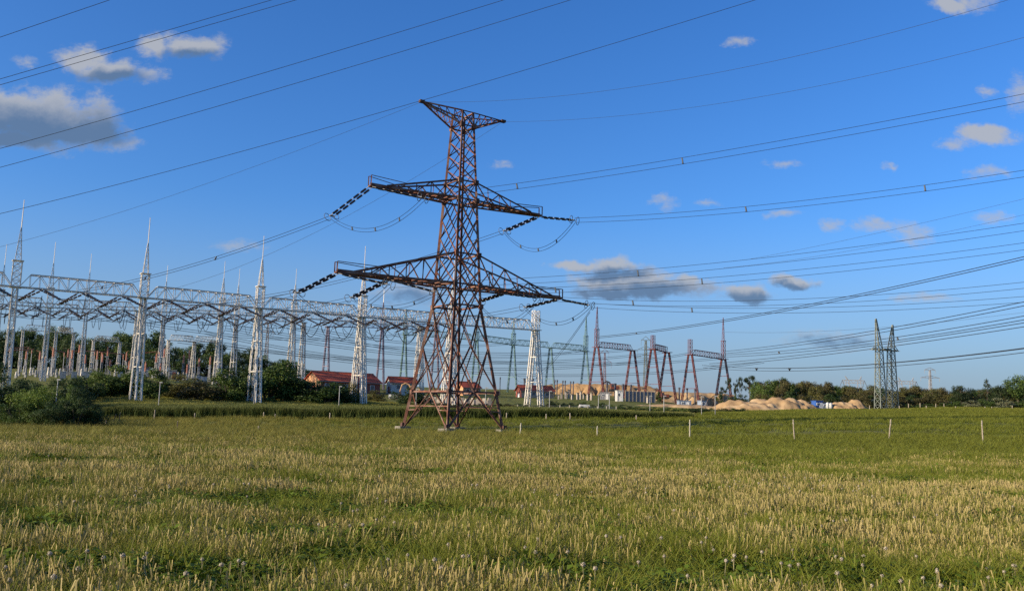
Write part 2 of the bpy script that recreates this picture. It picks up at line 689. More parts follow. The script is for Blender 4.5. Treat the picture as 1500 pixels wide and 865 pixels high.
def cor(i, z):
    sx, sy = ((-1, -1), (1, -1), (1, 1), (-1, 1))[i % 4]
    return Vector((sx * ha(z), sy * ha(z) * RAT, z))


for i in range(4):
    for za, zb, w in ((0.1, ZK, .27), (ZK, Z2, .24), (Z2, ZTOP, .2)):
        angle('leg', tower, cor(i, za), cor(i, zb), w, R(90 * i) + R(20))


def x_panels(za, zb, n, w, double=False):
    zs = [za + (zb - za) * k / n for k in range(n + 1)]
    for s in range(4):
        for k in range(n):
            a, b = zs[k], zs[k + 1]
            if double:
                # two overlapping lattices: each diagonal meets the leg one half panel apart
                m0 = (cor(s, a) + cor(s + 1, a)) / 2
                m1 = (cor(s, b) + cor(s + 1, b)) / 2
                for p, q in ((cor(s, a), m1), (m0, cor(s + 1, b)), (cor(s + 1, a), m1), (m0, cor(s, b))):
                    angle('brace', tower, p, q, w)
            else:
                angle('brace', tower, cor(s, a), cor(s + 1, b), w)
                angle('brace', tower, cor(s + 1, a), cor(s, b), w)


def ring(z, w):
    for s in range(4):
        angle('ring_beam', tower, cor(s, z), cor(s + 1, z), w)


x_panels(Z2U, ZT, 4, .095)
x_panels(ZT, ZTOP, 1, .085)
x_panels(Z2, Z2U, 1, .1)
x_panels(Z1U, Z2, 3, .1, True)
x_panels(Z1, Z1U, 2, .1, True)
x_panels(ZK, Z1, 1, .11, True)
x_panels(8.0, ZK, 1, .115, True)
x_panels(3.75, 8.0, 1, .12, True)
for z, w in ((ZTOP, .11), (ZT, .13), (Z2U, .15), (Z2, .15), (Z1U, .16), (Z1, .16), (ZK, .16), (3.75, .17), (2.4, .09)):
    ring(z, w)
for s in range(4):
    m = (cor(s, 3.75) + cor(s + 1, 3.75)) / 2
    for c in (s, s + 1):
        f_ = cor(c, .35)
        angle('brace', tower, f_, m, .15)
        a = cor(c, 2.0)
        b = f_.lerp(m, .5)
        angle('brace', tower, a, b, .08)
        angle('brace', tower, cor(c, 3.75), b, .08)
# gusset plates at the joints
GP = MB().box((0, 0, -.22), (.46, .46, .44)).mesh('gusset_plate')
for z in (Z2U, Z2, Z1U, Z1, ZK, 3.75, ZT):
    for i in range(4):
        c = cor(i, z)
        o = ob('gusset_plate', GP, MATS['rust_dark'] if (i + int(z)) % 2 else MATS['rust'], tower, c)
        o.scale = (.8, .8, 1)
for i in range(4):
    c = cor(i, 0)
    MB().box((0, 0, -1.4), (1.25, 1.25, 1.84), .92).build('footing', MATS['concrete'], tower, loc=(c.x, c.y, 0))
    sh = MB().box((0, 0, .3), (.42, .42, .5), .8).build('base_shoe', MATS['rust_dark'], tower, loc=(c.x, c.y, 0))


def crossarm(sx, zb, zu, L, label, w=.13, rail=True, n=5):
    arm = empty('crossarm', (0, 0, 0), parent=tower)
    tag(arm, label)
    tipw = .28
    xa, ya = ha(zb), ha(zb) * RAT
    xu, yu = ha(zu), ha(zu) * RAT
    end = L - (1.5 if rail else 0)
    bot = lambda t, s: Vector((sx * (xa + (L - xa) * t), s * (ya + (tipw - ya) * t), zb))
    te = (end - xa) / (L - xa)
    top = lambda t, s: Vector((sx * xu, s * yu, zu)).lerp(bot(te, s) + Vector((0, 0, .12)), t)
    for s in (-1, 1):
        angle('bottom_chord', arm, bot(0, s), bot(1, s), w * 1.35)
        angle('top_chord', arm, top(0, s), top(1, s), w * 1.2)
        for k in range(1, n + 1):
            t0, t1 = (k - 1) / n, k / n
            if k < n:
                angle('upright', arm, bot(t1 * te, s), top(t1, s), w * .6)
            if k % 2:
                angle('brace', arm, bot(t1 * te, s), top(t0, s), w * .7)
            else:
                angle('brace', arm, bot(t0 * te, s), top(t1, s), w * .7)
    m = 9
    for k in range(m):
        t0, t1 = k / m, (k + 1) / m
        s = 1 if k % 2 else -1
        angle('plan_brace', arm, bot(t0, s), bot(t1, -s), w * .65)
        angle('cross_tie', arm, bot(t1, -1), bot(t1, 1), w * .65)
    if rail:
        rp = bot(1, -1) + Vector((0, 0, .95))
        angle('rail_post', arm, bot(1, -1), rp, w * .6)
        angle('rail_post', arm, bot(1, 1), bot(1, 1) + Vector((0, 0, .95)), w * .6)
        for s in (-1, 1):
            angle('hand_rail', arm, bot(1, s) + Vector((0, 0, .95)), top(1 - 1.5 / n, s), w * .5)
    # walkway planks along the bottom
    angle('walkway', arm, (sx * xa, 0, zb + .05), (sx * L, 0, zb + .05), w * 2.6)
    return arm


crossarm(-1, Z1, Z1U, L1, 'lower left crossarm', .14, n=6)
crossarm(1, Z1, Z1U, L1, 'lower right crossarm', .14, n=6)
crossarm(-1, Z2, Z2U, L2, 'middle left crossarm', .13)
crossarm(1, Z2, Z2U, L2, 'middle right crossarm', .13)
for sx, lb in ((-1, 'left earth wire peak arm'), (1, 'right earth wire peak arm')):
    arm = empty('peak_arm', (0, 0, 0), parent=tower)
    tag(arm, lb)
    tip = Vector((sx * L3, 0, 31.49))
    for s in (-1, 1):
        b0 = Vector((sx * ha(ZT), s * ha(ZT) * RAT, ZT))
        t0 = Vector((sx * ha(ZTOP), s * ha(ZTOP) * RAT, ZTOP))
        angle('bottom_chord', arm, b0, tip, .13)
        angle('top_chord', arm, t0, tip, .12)
        for k in range(1, 5):
            u0, u1 = (k - 1) / 5, k / 5
            angle('upright', arm, b0.lerp(tip, u1), t0.lerp(tip, u1), .065)
            angle('brace', arm, b0.lerp(tip, u0), t0.lerp(tip, u1), .065)
    for k in range(1, 5):
        u = k / 5
        q = [Vector((sx * ha(ZT), s * ha(ZT) * RAT, ZT)).lerp(tip, u) for s in (-1, 1)]
        angle('cross_tie', arm, q[0], q[1], .065)
    MB().box((0, 0, -.12), (.5, .4, .24)).build('tip_plate', MATS['rust_dark'], arm, loc=tip)
TM = Matrix.Translation(tower.location) @ Matrix.Rotation(T_PHI, 4, 'Z')


def tpt(x, y, z):
    return TM @ Vector((x, y, z))


# ------------------------------------------------------------------ insulator strings
ROD = MB()
prof = [(.045, 0)]
for k in range(6):
    prof += [(.045, .06 + k * .09), (.125, .085 + k * .09), (.045, .11 + k * .09)]
prof += [(.045, .62)]
ROD.lathe([(r_, z) for r_, z in prof], 7)
ROD = ROD.mesh('insulator_rod')
ROD.materials.append(MATS['insulator_dark'])
RING = MB().tube([(.40 * math.cos(a), 0, .40 * math.sin(a)) for a in np.linspace(0, 2 * math.pi, 18, endpoint=False)], .03, 5, True).mesh('corona_ring')


def frame_to(p, q):
    d = (q - p).normalized()
    return d.to_track_quat('Z', 'Y')


def string_set(label, p, q, double=True, rings=True, group=None, n=5, sep=.42):
    """Tension string from the arm at p to the conductor clamp at q."""
    r_ = empty('insulator_string', p)
    r_.rotation_mode = 'QUATERNION'
    r_.rotation_quaternion = frame_to(p, q)
    tag(r_, label, 'insulator', group)
    L = (q - p).length
    step = L * .86 / n
    for s in ((-1, 1) if double else (0,)):
        x = s * sep / 2
        for k in range(n):
            o = ob('insulator_rod', ROD, MATS['insulator_dark'], r_, (x, 0, L * .07 + k * step))
            o.scale = (1, 1, step * .8 / .62)
        MB().tube([(x, 0, 0), (x, 0, L * .95)], .033, 5).build('link_rod', MATS['insulator_link'], r_)
    MB().box((0, 0, L * .94), (sep + .2, .05, .16)).build('yoke_plate', MATS['insulator_link'], r_)
    if rings:
        for s in (-1, 1):
            o = ob('corona_ring', RING, MATS['ring_metal'], r_, (s * .30, 0, L * .97 + s * .25))
            o.rotation_euler = (R(90), 0, R(25 * s))
    return r_


# ------------------------------------------------------------------ wires
WIRE_K = 0.0005      # wire thickness grows a little with distance so that it survives the lens


def sag_curve(A, B, sag, n):
    pts = []
    for i in range(n + 1):
        t = i / n
        p = A.lerp(B, t)
        p.z -= 4 * sag * t * (1 - t)
        pts.append(p)
    return pts


def sag_through(A, B, mid):
    """Sag that makes the span from A to B pass the surveyed photo position mid."""
    best = None
    for i in range(1, 400):
        t = i / 400
        p = A.lerp(B, t)
        q = at(mid[0], mid[1], p.y) if p.y > 3 else None
        if q is None:
            continue
        e = abs(q.x - p.x)
        if best is None or e < best[0]:
            best = (e, t, (p.z - q.z) / (4 * t * (1 - t)))
    return best[2]


def span(label, A, B, sag=0.0, mid=None, n=2, sep=.42, r=None, spacers=(), cat='power line', name='overhead_line', group=None, mat='conductor', seg=36, vert=True):
    A, B = Vector(A), Vector(B)
    if mid is not None:
        sag = sag_through(A, B, mid)
    root = empty(name, A)
    tag(root, label, cat, group)
    d = B - A
    side = Vector((d.y, -d.x, 0)).normalized()
    offs = {1: [Vector()], 2: [side * sep / 2 * .5 + Vector((0, 0, sep / 2)), -side * sep / 2 * .5 - Vector((0, 0, sep / 2))],
            3: [Vector((0, 0, -sep * .6)), side * sep / 2 + Vector((0, 0, sep * .35)), -side * sep / 2 + Vector((0, 0, sep * .35))]}[n]
    pts = sag_curve(Vector(), d, sag, seg)
    if r is None:
        r = [max(.012, (.5 if mat == 'conductor' else .27) * WIRE_K * max(25, (A + p).length)) for p in pts]
    for o_ in offs:
        MB().tube([p + o_ for p in pts], r, 4).build('conductor', MATS[mat], root)
    for t in spacers:
        p = Vector(d * t)
        p.z -= 4 * sag * t * (1 - t)
        mb = MB()
        k = max(.05, .0012 * (A + p).length)
        for o_ in offs:
            mb.bar(p, p + o_, k)
        mb.bar(p, p + Vector((0, 0, -sep * .5)), k)
        mb.build('spacer', MATS['ring_metal'], root)
    return root


# phases on the rusty pylon: attachment, end of left string, end of right string, jumper low point
PH = {
    'ML': (tpt(-L2 + .1, 0, Z2 - .1), (484, 318), (622, 290), (530, 337)),
    'MR': (tpt(L2 - .3, 0, Z2 - .1), (738, 339), (843, 322.5), (786, 366)),
    'LLO': (tpt(-L1 + .1, 0, Z1 - .1), (434, 430), (572, 417), None),
    'LLI': (tpt(-7.3, 0, Z1 - .15), (514, 437), (640, 428), (560, 450)),
    'LRI': (tpt(5.4, 0, Z1 - .15), (700, 442), (790, 436), None),
    'LRO': (tpt(L1 - .3, 0, Z1 - .1), (768, 450.5), (865, 447), (797, 471)),
}
WORD = {'ML': 'middle left', 'MR': 'middle right', 'LLO': 'lower left outer', 'LLI': 'lower left inner', 'LRI': 'lower right inner', 'LRO': 'lower right outer'}
END = {}
for k, (p, l, r_, j) in PH.items():
    ql = at(l[0], l[1], p.y + 2.9)
    qr = at(r_[0], r_[1], p.y - 1.6)
    END[k] = (ql, qr)
    string_set('dark double insulator string slanting left from %s crossarm of the rusty pylon' % WORD[k], p, ql)
    string_set('dark double insulator string reaching right from %s crossarm of the rusty pylon' % WORD[k], p + Vector((.25, 0, -.02)), qr)
    if j is not None:
        span('slack jumper loop hanging below the %s crossarm of the rusty pylon' % WORD[k], ql, qr, mid=j, n=2, sep=.3, spacers=(.25, .5, .75), name='jumper_loop', cat='jumper wire')
    else:
        span('slack jumper loop hanging below the %s crossarm of the rusty pylon' % WORD[k], ql, qr, sag=2.2, n=2, sep=.3, spacers=(.5,), name='jumper_loop', cat='jumper wire')
PKL, PKR = tpt(-L3, 0, 31.45), tpt(L3, 0, 31.45)

# spans running right from the rusty pylon, over the field
def right_span(label, A, px, py, Y, mid, sp_=(), **k):
    span(label, A, at(px, py, Y), mid=mid, spacers=sp_, **k)


right_span('topmost conductor pair running right from the rusty pylon middle left crossarm', END['ML'][1], 1900, 60, 44, (1108, 217), (.17, .42))
right_span('conductor pair running right from the rusty pylon middle right crossarm', END['MR'][1], 1900, 185, 50, (1148, 301), (.35, .62))
right_span('conductor pair running right from the rusty pylon lower left outer crossarm', END['LLO'][1], 1900, 266, 46, (1066, 388), (.38,))
right_span('conductor pair running right from the rusty pylon lower left inner crossarm', END['LLI'][1], 1900, 300, 50, (1140, 402), (.2, .41))
right_span('conductor pair running right from the rusty pylon lower right inner crossarm', END['LRI'][1], 1900, 365, 55, (958, 444), (.18,))
right_span('lowest conductor pair running right from the rusty pylon lower right outer crossarm', END['LRO'][1], 1900, 396, 60, (1022, 454), (.2,))
span('thin earth wire running right from the right peak of the rusty pylon', PKR, at(1900, -65, 48), mid=(1240, 118), n=1, mat='thin_wire', name='earth_wire')
span('thin earth wire running right from the left peak of the rusty pylon', PKL, at(1800, -105, 45), mid=(1240, 65), n=1, mat='thin_wire', name='earth_wire')

# ------------------------------------------------------------------ lattice helpers
def lattice(mb, p0, p1, h0, h1, n, wc, wb, asp=1.0, xb=False, axis=None):
    """Square lattice boom from p0 to p1 (half widths h0, h1)."""
    p0, p1 = Vector(p0), Vector(p1)
    d = (p1 - p0).normalized()
    s = Vector((1, 0, 0)) if axis is None else Vector(axis)
    s = (s - d * s.dot(d)).normalized()
    t = d.cross(s)

    def c(i, u):
        sx, sy = ((-1, -1), (1, -1), (1, 1), (-1, 1))[i % 4]
        h = h0 + (h1 - h0) * u
        return p0.lerp(p1, u) + s * sx * h + t * sy * h * asp
    for i in range(4):
        mb.bar(c(i, 0), c(i, 1), wc)
    for k in range(n):
        a, b = k / n, (k + 1) / n
        for i in range(4):
            if xb:
                mb.bar(c(i, a), c(i + 1, b), wb)
                mb.bar(c(i + 1, a), c(i, b), wb)
            elif (k + i) % 2:
                mb.bar(c(i, a), c(i + 1, b), wb)
            else:
                mb.bar(c(i + 1, a), c(i, b), wb)
            mb.bar(c(i, b), c(i + 1, b), wb)
    return mb


GH = 17.0


def column_mesh(kc=1.0, hw=.5):
    mb = MB()
    for s in (-1, 1):
        lattice(mb, (0, s * 2.75, -1.0), (0, s * .5, GH), hw, hw * .75, 11, .105 * kc if hw < .4 else .18, .052 * kc)
    for z in (5.5, 11.0, 16.8):
        y = 2.6 - 2.1 * z / GH
        for x in (-.35, .35):
            mb.bar((x, -y, z), (x, y, z), .12 * kc)
    mb.box((0, 0, GH - .12), (1.7, 2.2, .16))
    return mb.mesh('column')


def mast_box(kc=1.0, cone=True):
    mb = MB()
    lattice(mb, (0, 0, GH), (0, 0, GH + 4.2), .62, .6, 4, .12 * kc, .065 * kc, xb=True)
    if cone:
        mb.box((0, 0, GH + 4.15), (1.6, 1.6, .1))
        lattice(mb, (0, 0, GH + 4.2), (0, 0, GH + 9.6), .42, .05, 5, .10 * kc, .05 * kc)
    return mb.mesh('mast_top')


BL = 19.7


def beam_mesh(kc=1.0):
    mb = MB()
    n, y, h = 13, .72, 2.05
    xs = [.6 + (BL - 1.2) * k / n for k in range(n + 1)]
    for s in (-1, 1):
        mb.bar((.2, s * y, 0), (BL - .2, s * y, 0), .17 * kc)
        mb.bar((xs[1], s * y, h), (xs[-2], s * y, h), .15 * kc)
        mb.bar((.5, s * y, 0), (xs[1], s * y, h), .12 * kc)
        mb.bar((BL - .5, s * y, 0), (xs[-2], s * y, h), .12 * kc)
        for k in range(1, n):
            mb.bar((xs[k], s * y, 0), (xs[k], s * y, h), .075 * kc)
            if k < n - 1:
                a, b = (0, h) if k % 2 else (h, 0)
                mb.bar((xs[k], s * y, a), (xs[k + 1], s * y, b), .085 * kc)
    for k in range(1, n):
        mb.bar((xs[k], -y, h), (xs[k], y, h), .09 * kc)
        mb.bar((xs[k], -y, 0), (xs[k], y, 0), .09 * kc)
        if k < n - 1:
            mb.bar((xs[k], -y, h), (xs[k + 1], y, h), .075 * kc)
            mb.bar((xs[k], y, 0), (xs[k + 1], -y, 0), .075 * kc)
    return mb.mesh('beam')


GM = {}
for key, kc in (('near', 1.0), ('far', 1.0)):
    GM[key] = (column_mesh(kc, .44 if key == 'near' else .22), mast_box(kc), mast_box(kc, False), beam_mesh(kc))
    for m_ in GM[key]:
        m_.materials.append(MATS['white_steel'])
RODM = {}
for key, kc in (('near', 1.0), ('far', 1.6)):
    RODM[key] = MB().tube([(0, 0, GH + 9.5), (0, 0, GH + 14.2)], [.085 * kc, .055 * kc], 5).mesh('lightning_rod')


def gantry(label, cols, mat, key='near', row=None, beams=None, spread=1.0, group=None, thin=1.0, rodmat='white_steel'):
    """cols: photo column, base row, beam row, distance, top kind, tip row or None."""
    B, T = [], []
    for c in cols:
        px, by, ty, Y = c[:4]
        b = on_ground(px, Y)
        t = at(px + (by - ty) * .05, ty, Y)
        B.append(b)
        T.append(Vector((b.x, b.y, t.z)))
    d = (B[-1] - B[0])
    ang = math.atan2(d.y, d.x) if row is None else row
    root = empty('gantry', B[0])
    tag(root, label, 'gantry', group)
    cm, mt, mbx, bm = GM[key]
    for i, c in enumerate(cols):
        zs = (T[i].z - B[i].z) / GH
        o = ob('column', cm, MATS[mat], root, B[i] - B[0])
        o.rotation_euler = (0, 0, ang)
        o.scale = (thin, spread * thin, zs)
        kind = c[4] if len(c) > 4 else None
        if kind in ('rod', 'box', 'cone'):
            zk = zs
            if len(c) > 5 and c[5]:
                tipz = at(c[0], c[5], c[3]).z - T[i].z
                zk = tipz / {'rod': 14.2, 'cone': 9.6, 'box': 4.2}[kind]
            m_ = ob('mast_top', mbx if kind == 'box' else mt, MATS[mat], o)
            m_.scale = (1, 1 / spread, zk / zs)
            m_.location = (0, 0, GH * (1 - zk / zs))
            if kind == 'rod':
                r_ = ob('lightning_rod', RODM[key], MATS[rodmat], o)
                r_.scale = (1, 1, zk / zs)
                r_.location = (0, 0, GH * (1 - zk / zs))
    if beams is None:
        beams = [(i, i + 1) for i in range(len(cols) - 1)]
    for i, j in beams:
        v = T[j] - T[i]
        o = ob('beam', bm, MATS[mat], root, T[i] - B[0])
        o.rotation_euler = (0, -math.asin(v.z / v.length), math.atan2(v.y, v.x))
        o.scale = (v.length / BL, thin, thin)
    return B, T, ang


ROW_A = [(-215, 572, 402, 127, 'rod'), (5, 579, 419.5, 137.5, 'rod', 292), (198, 585, 435.7, 148, 'rod', 318), (371, 590.5, 451, 159, 'rod', 345), (524, 594.5, 464, 169.5, 'rod', 360),
         (658, 598, 475, 180, 'rod', 378), (782, 601.5, 483.3, 190, 'box', 455)]
A_B, A_T, A_ang = gantry('long white lattice gantry row nearest the meadow, with tall lightning rods', ROW_A, 'white_steel')
ROW_B = [(-70, 549, 441, 200, 'rod', 346), (62, 550, 450, 209, 'rod', 354), (194, 551, 455, 219, None), (317, 552, 460, 229, 'rod', 382), (424, 553, 465, 239, 'rod', 393), (523, 565, 472, 249, 'box'), (612, 570, 478, 259, None)]
B_B, B_T, B_ang = gantry('white lattice gantry row directly behind the nearest white gantry', ROW_B, 'white_steel')
ROW_C = [(-10, 547, 452, 233, 'rod', 357), (118, 547, 458, 242, 'rod', 371), (233, 548, 462, 252, 'rod', 388), (340, 548, 467, 262, 'rod', 393), (440, 556, 472, 272, None)]
C_B, C_T, C_ang = gantry('white lattice gantry row farthest back in the switchyard', ROW_C, 'white_steel')
gantry('low white gantry at far left with two short beams over orange busbars', [(28, 531, 483, 268), (77, 533, 486, 272), (103, 534, 488, 275)], 'white_steel', thin=.8, row=A_ang)
gantry('low white gantry with one beam left of the orange breakers', [(133, 534, 498, 280), (172, 535, 501, 284)], 'white_steel', thin=.75, row=A_ang)
gantry('low white gantry with two beams in the middle of the switchyard', [(243, 540, 498, 262), (281, 541, 500, 266), (316, 542, 501, 270)], 'white_steel', thin=.8, row=A_ang)
gantry('dark purple grey lattice gantry behind the red roofed hall', [(476, 550, 478, 285), (556, 571, 480, 293, 'rod', 424), (636, 574, 484, 301, 'box')], 'purple_steel', 'far', row=R(30), spread=1.3)
gantry('pale green lattice gantry row seen behind the rusty pylon', [(590, 566, 490, 320, 'cone', 452), (696, 571, 498, 328, 'cone', 470), (750, 574, 505, 333, 'cone', 467), (805, 569, 509, 338), (857, 574, 514, 343, 'cone', 464)], 'green_steel', 'far', row=R(30), spread=1.3)
gantry('red lattice portal with a tall spire at its left end', [(873, 583, 508, 290, 'cone', 449), (926, 588, 513, 298)], 'red_steel', 'far', row=R(34), thin=.85, spread=1.85)
gantry('narrow red lattice portal with a square box top, between the other two red portals', [(956, 590, 511, 296, 'box', 491), (977, 591, 516, 299)], 'red_steel', 'far', row=R(34), thin=.85, spread=1.95)
gantry('red lattice portal with a spire at its right end, rightmost of the red ones', [(1011, 594, 519, 298, 'box', 497), (1060, 597, 526, 306, 'cone', 465)], 'red_steel', 'far', row=R(34), thin=.85, spread=1.85)

# strings under the white beams: joined double strings
SM = MB()
for x in (-.55, .55):
    for k in range(5):
        z0, z1 = .45 + k * .85, 1.17 + k * .85
        SM.tube([(x * (1 - .85 * z / 5.0), 0, z) for z in (z0, z0 + .08, z1 - .08, z1)], [.06, .15, .15, .06], 6)
    SM.tube([(x, 0, 0), (x * .12, 0, 5.0)], .05, 4)
SM.box((0, 0, 4.9), (.4, .08, .2))
SM = SM.mesh('insulator_string')
SM.materials.append(MATS['insulator_dark'])
LOOP = MB().tube([(0, 2.0 - 4.0 * t, -1.6 - 2.9 * math.sin(math.pi * t) ** .8) for t in np.linspace(0, 1, 13)], .055, 5).mesh('jumper_loop')
LOOP.materials.append(MATS['conductor'])


def hang_strings(T, ang, bays, rowname, grp, front=4.6, drop=1.9):
    """Three phases under every beam, a string to each side and a loop below."""
    fwd = Vector((math.sin(ang), -math.cos(ang), 0))      # towards the meadow
    pts = []
    for i in bays:
        for u in (.18, .5, .82):
            p = T[i].lerp(T[i + 1], u)
            ends = []
            skew = Vector((math.cos(ang), math.sin(ang), 0)) * .62 + fwd * .78
            for s in (1, -1):
                a = p + fwd * s * .72 - Vector((0, 0, .1))
                q = a + skew * s * front * (1 if s > 0 else .75) - Vector((0, 0, drop * (1 if s > 0 else .7)))
                o = ob('insulator_string', SM, MATS['insulator_dark'], None, a)
                o.rotation_mode = 'QUATERNION'
                o.rotation_quaternion = frame_to(a, q)
                tag(o, ('dark insulator string on the meadow side under the %s' if s > 0 else 'dark insulator string on the far side under the %s') % rowname, 'insulator', grp % ('meadow' if s > 0 else 'far'))
                ends.append(q)
            l_ = ob('jumper_loop', LOOP, MATS['conductor'], None, p)
            l_.rotation_euler = (0, 0, ang)
            l_.scale = (1, 2.4, 1)
            tag(l_, 'drooping jumper loop under the beam of the %s' % rowname, 'jumper wire', 'jumper loops under the %s' % rowname)
            pts.append(ends)
    return pts


SA = hang_strings(A_T, A_ang, range(0, 5), 'nearest white gantry row', '%s side strings of the nearest white gantry')
SB = hang_strings(B_T, B_ang, range(0, 6), 'second white gantry row', '%s side strings of the second white gantry')
SCS = hang_strings(C_T, C_ang, range(0, 4), 'third white gantry row', '%s side strings of the third white gantry')
for k, e in enumerate(SA):
    j = min(len(SB) - 1, k + 1)
    span('slack yard conductor strung between the first and second white gantry rows', e[1], SB[j][0], sag=1.7, n=1, seg=14, name='yard_conductor', cat='wire', group='conductors from the first to the second white gantry')
for k, e in enumerate(SB[:12]):
    j = min(len(SCS) - 1, k)
    span('slack yard conductor strung between the second and third white gantry rows', e[1], SCS[j][0], sag=.9, n=1, seg=10, name='yard_conductor', cat='wire', group='conductors from the second to the third white gantry')

# ------------------------------------------------------------------ long spans
span('conductor pair sloping down left from the rusty pylon middle left string to the white gantry', END['ML'][0], at(115, 426, 141), mid=(367, 361), spacers=(.33, .62, .85))
span('conductor pair passing behind the rusty pylon from its middle right string to the white gantry', END['MR'][0], at(240, 446, 151), mid=(513, 408), spacers=(.5,))
span('conductor pair from the lower left outer string down to the white gantry', END['LLO'][0], at(320, 446, 156), mid=(385, 440))
span('conductor pair from the lower left inner string down to the white gantry', END['LLI'][0], at(395, 453, 161), mid=(460, 448))
span('conductor pair from the lower right inner string down to the white gantry', END['LRI'][0], at(560, 466, 172), mid=(640, 457))
span('conductor pair from the lower right outer string leading left behind the rusty pylon', END['LRO'][0], at(612, 470, 176), mid=(700, 463))
span('thin earth wire falling left from the left peak of the rusty pylon', PKL, at(-300, 415, 145), mid=(200, 303), n=1, mat='thin_wire', name='earth_wire')
span('thin earth wire falling left from the right peak of the rusty pylon behind it', PKR, at(150, 441, 150), mid=(480, 331), n=1, mat='thin_wire', name='earth_wire')
# the line crossing overhead in front of the pylon
span('single wire cutting the top left corner of the sky', at(-500, 222, 78), at(700, -185, 42), mid=(80, 27), n=1)
span('close conductor pair crossing the two small clouds at upper left', at(-500, 264, 80), at(900, -140, 40), mid=(200, 63), n=2, sep=.33)
span('upper of two single wires crossing the sky left of the pylon top', at(-500, 340, 88), at(1150, -130, 38), mid=(350, 118), n=1)
span('lower of two single wires crossing the sky left of the pylon top', at(-500, 366, 92), at(1250, -130, 38), mid=(350, 146), n=1)
span('single wire sloping up right just above the left peak of the rusty pylon', at(-500, 408, 100), at(1500, -124, 36), mid=(616, 148), n=1)
# lines leaving the red portals to the right
span('conductor pair rising from the leftmost red portal to the right edge', at(873, 494, 289), at(1950, 262, 120), mid=(1240, 436), spacers=(.12,), r=.085)
span('uppermost conductor pair leaving the rightmost red portal', at(1060, 516, 305), at(1950, 345, 120), mid=(1300, 483), n=2, sep=.7, r=.085)
span('middle conductor pair leaving the rightmost red portal', at(1060, 521, 305), at(1950, 375, 120), mid=(1340, 492), n=2, sep=.7, r=.085, spacers=(.2, .5))
span('lower conductor pair reaching the crossarm of the twin green mast pylon', at(1040, 534, 305), at(1950, 398, 120), mid=(1280, 508), n=2, sep=.7, r=.085)
span('lowest conductor bundle running past the twin green masts to the right', at(1030, 536, 300), at(1950, 442, 110), mid=(1270, 535.5), n=3, sep=.8, r=.075, spacers=(.2, .3))
span('upper thin wire rising over the right hand clouds', at(1100, 379, 230), at(1900, 190, 90), mid=(1300, 338), n=1, mat='thin_wire', name='earth_wire')
span('lower thin wire rising over the right hand clouds', at(1060, 392, 230), at(1900, 215, 90), mid=(1300, 357), n=1, mat='thin_wire', name='earth_wire')
span('thin wire above the crossarm of the twin green masts', at(1062, 470 + 16, 305), at(1900, 395, 140), mid=(1284, 480), n=1, mat='thin_wire', name='earth_wire')
# sagging lines between the white rows and the coloured gantries
HL = [((330, 482, 232), (1060, 524, 304), (780, 532), 'highest'), ((300, 487, 230), (1012, 517, 300), (780, 540), 'second highest'), ((270, 493, 226), (1120, 530, 310), (780, 549), 'lowest'),
      ((345, 478, 232), (926, 512, 298), (600, 511), 'fourth'), ((420, 478, 240), (857, 512, 343), (650, 520), 'fifth'), ((440, 478, 240), (750, 503, 333), (620, 504), 'shortest'),
      ((260, 500, 226), (977, 515, 300), (560, 528), 'sixth'), ((190, 470, 218), (636, 482, 301), (440, 497), 'leftmost')]
for a_, b_, m_, w_ in HL:
    span('%s of the long sagging lines strung across the sky behind the rusty pylon' % w_, at(*a_), at(*b_), mid=m_, n=2, sep=.55, r=.075, seg=24)
span('steep conductor pair dropping from the lower right crossarm towards the green gantry', at(868, 450, 92), at(745, 532, 333), sag=7.0, n=2, sep=1.0, r=.024, seg=24, spacers=(.5,))


# ------------------------------------------------------------------ other pylons
def simple_mast(root, name, p, z1, h0, h1, n, mat, wc, wb, top=None, tip=None):
    mb = MB()
    lattice(mb, (p[0], p[1], -.5), (p[0], p[1], z1), h0, h1, n, wc, wb, xb=True)
    if tip is not None:
        lattice(mb, (p[0], p[1], z1), tip, h1, .08, max(4, n // 2), wc, wb)
    return mb.build(name, MATS[mat], root)


b = on_ground(1299, 205)
tw = empty('twin_mast_pylon', b, R(24))
tag(tw, 'grey green pylon of two lattice masts with outward leaning tips, right of the sand heaps', 'pylon')
s_ = 205 / F
hc_ = (598 - 511) * s_
for sx, tipdy in ((-1, 466), (1, 473)):
    x = sx * 1.85
    hh = (598 - tipdy) * s_
    simple_mast(tw, 'mast', (x, 0), hc_, .95, .56, 9, 'olive_steel', .17, .085, tip=(x + sx * .75, 0, hh))
mb = MB()
for y in (-.7, .7):
    mb.bar((-4.0, y * .15, hc_), (4.0, y * .15, hc_), .30)
    mb.bar((-4.0, y * .15, hc_), (-2.4, y, hc_ + 1.0), .12)
    mb.bar((4.0, y * .15, hc_), (2.4, y, hc_ + 1.0), .12)
    mb.bar((-1.2, y, hc_ + .15), (1.2, y, hc_ + .15), .28)
    for k in range(10):
        mb.bar((-4 + k * .8, y, hc_ - .1), (-3.2 + k * .8, -y, hc_ - .1), .09)
mb.build('crossarm', MATS['olive_steel'], tw)
for sx in (-1, 1):
    for sy in (-1, 1):
        MB().box((sx * 1.85, sy * 1.25, -.6), (.9, .9, .9)).build('footing', MATS['concrete'], tw)


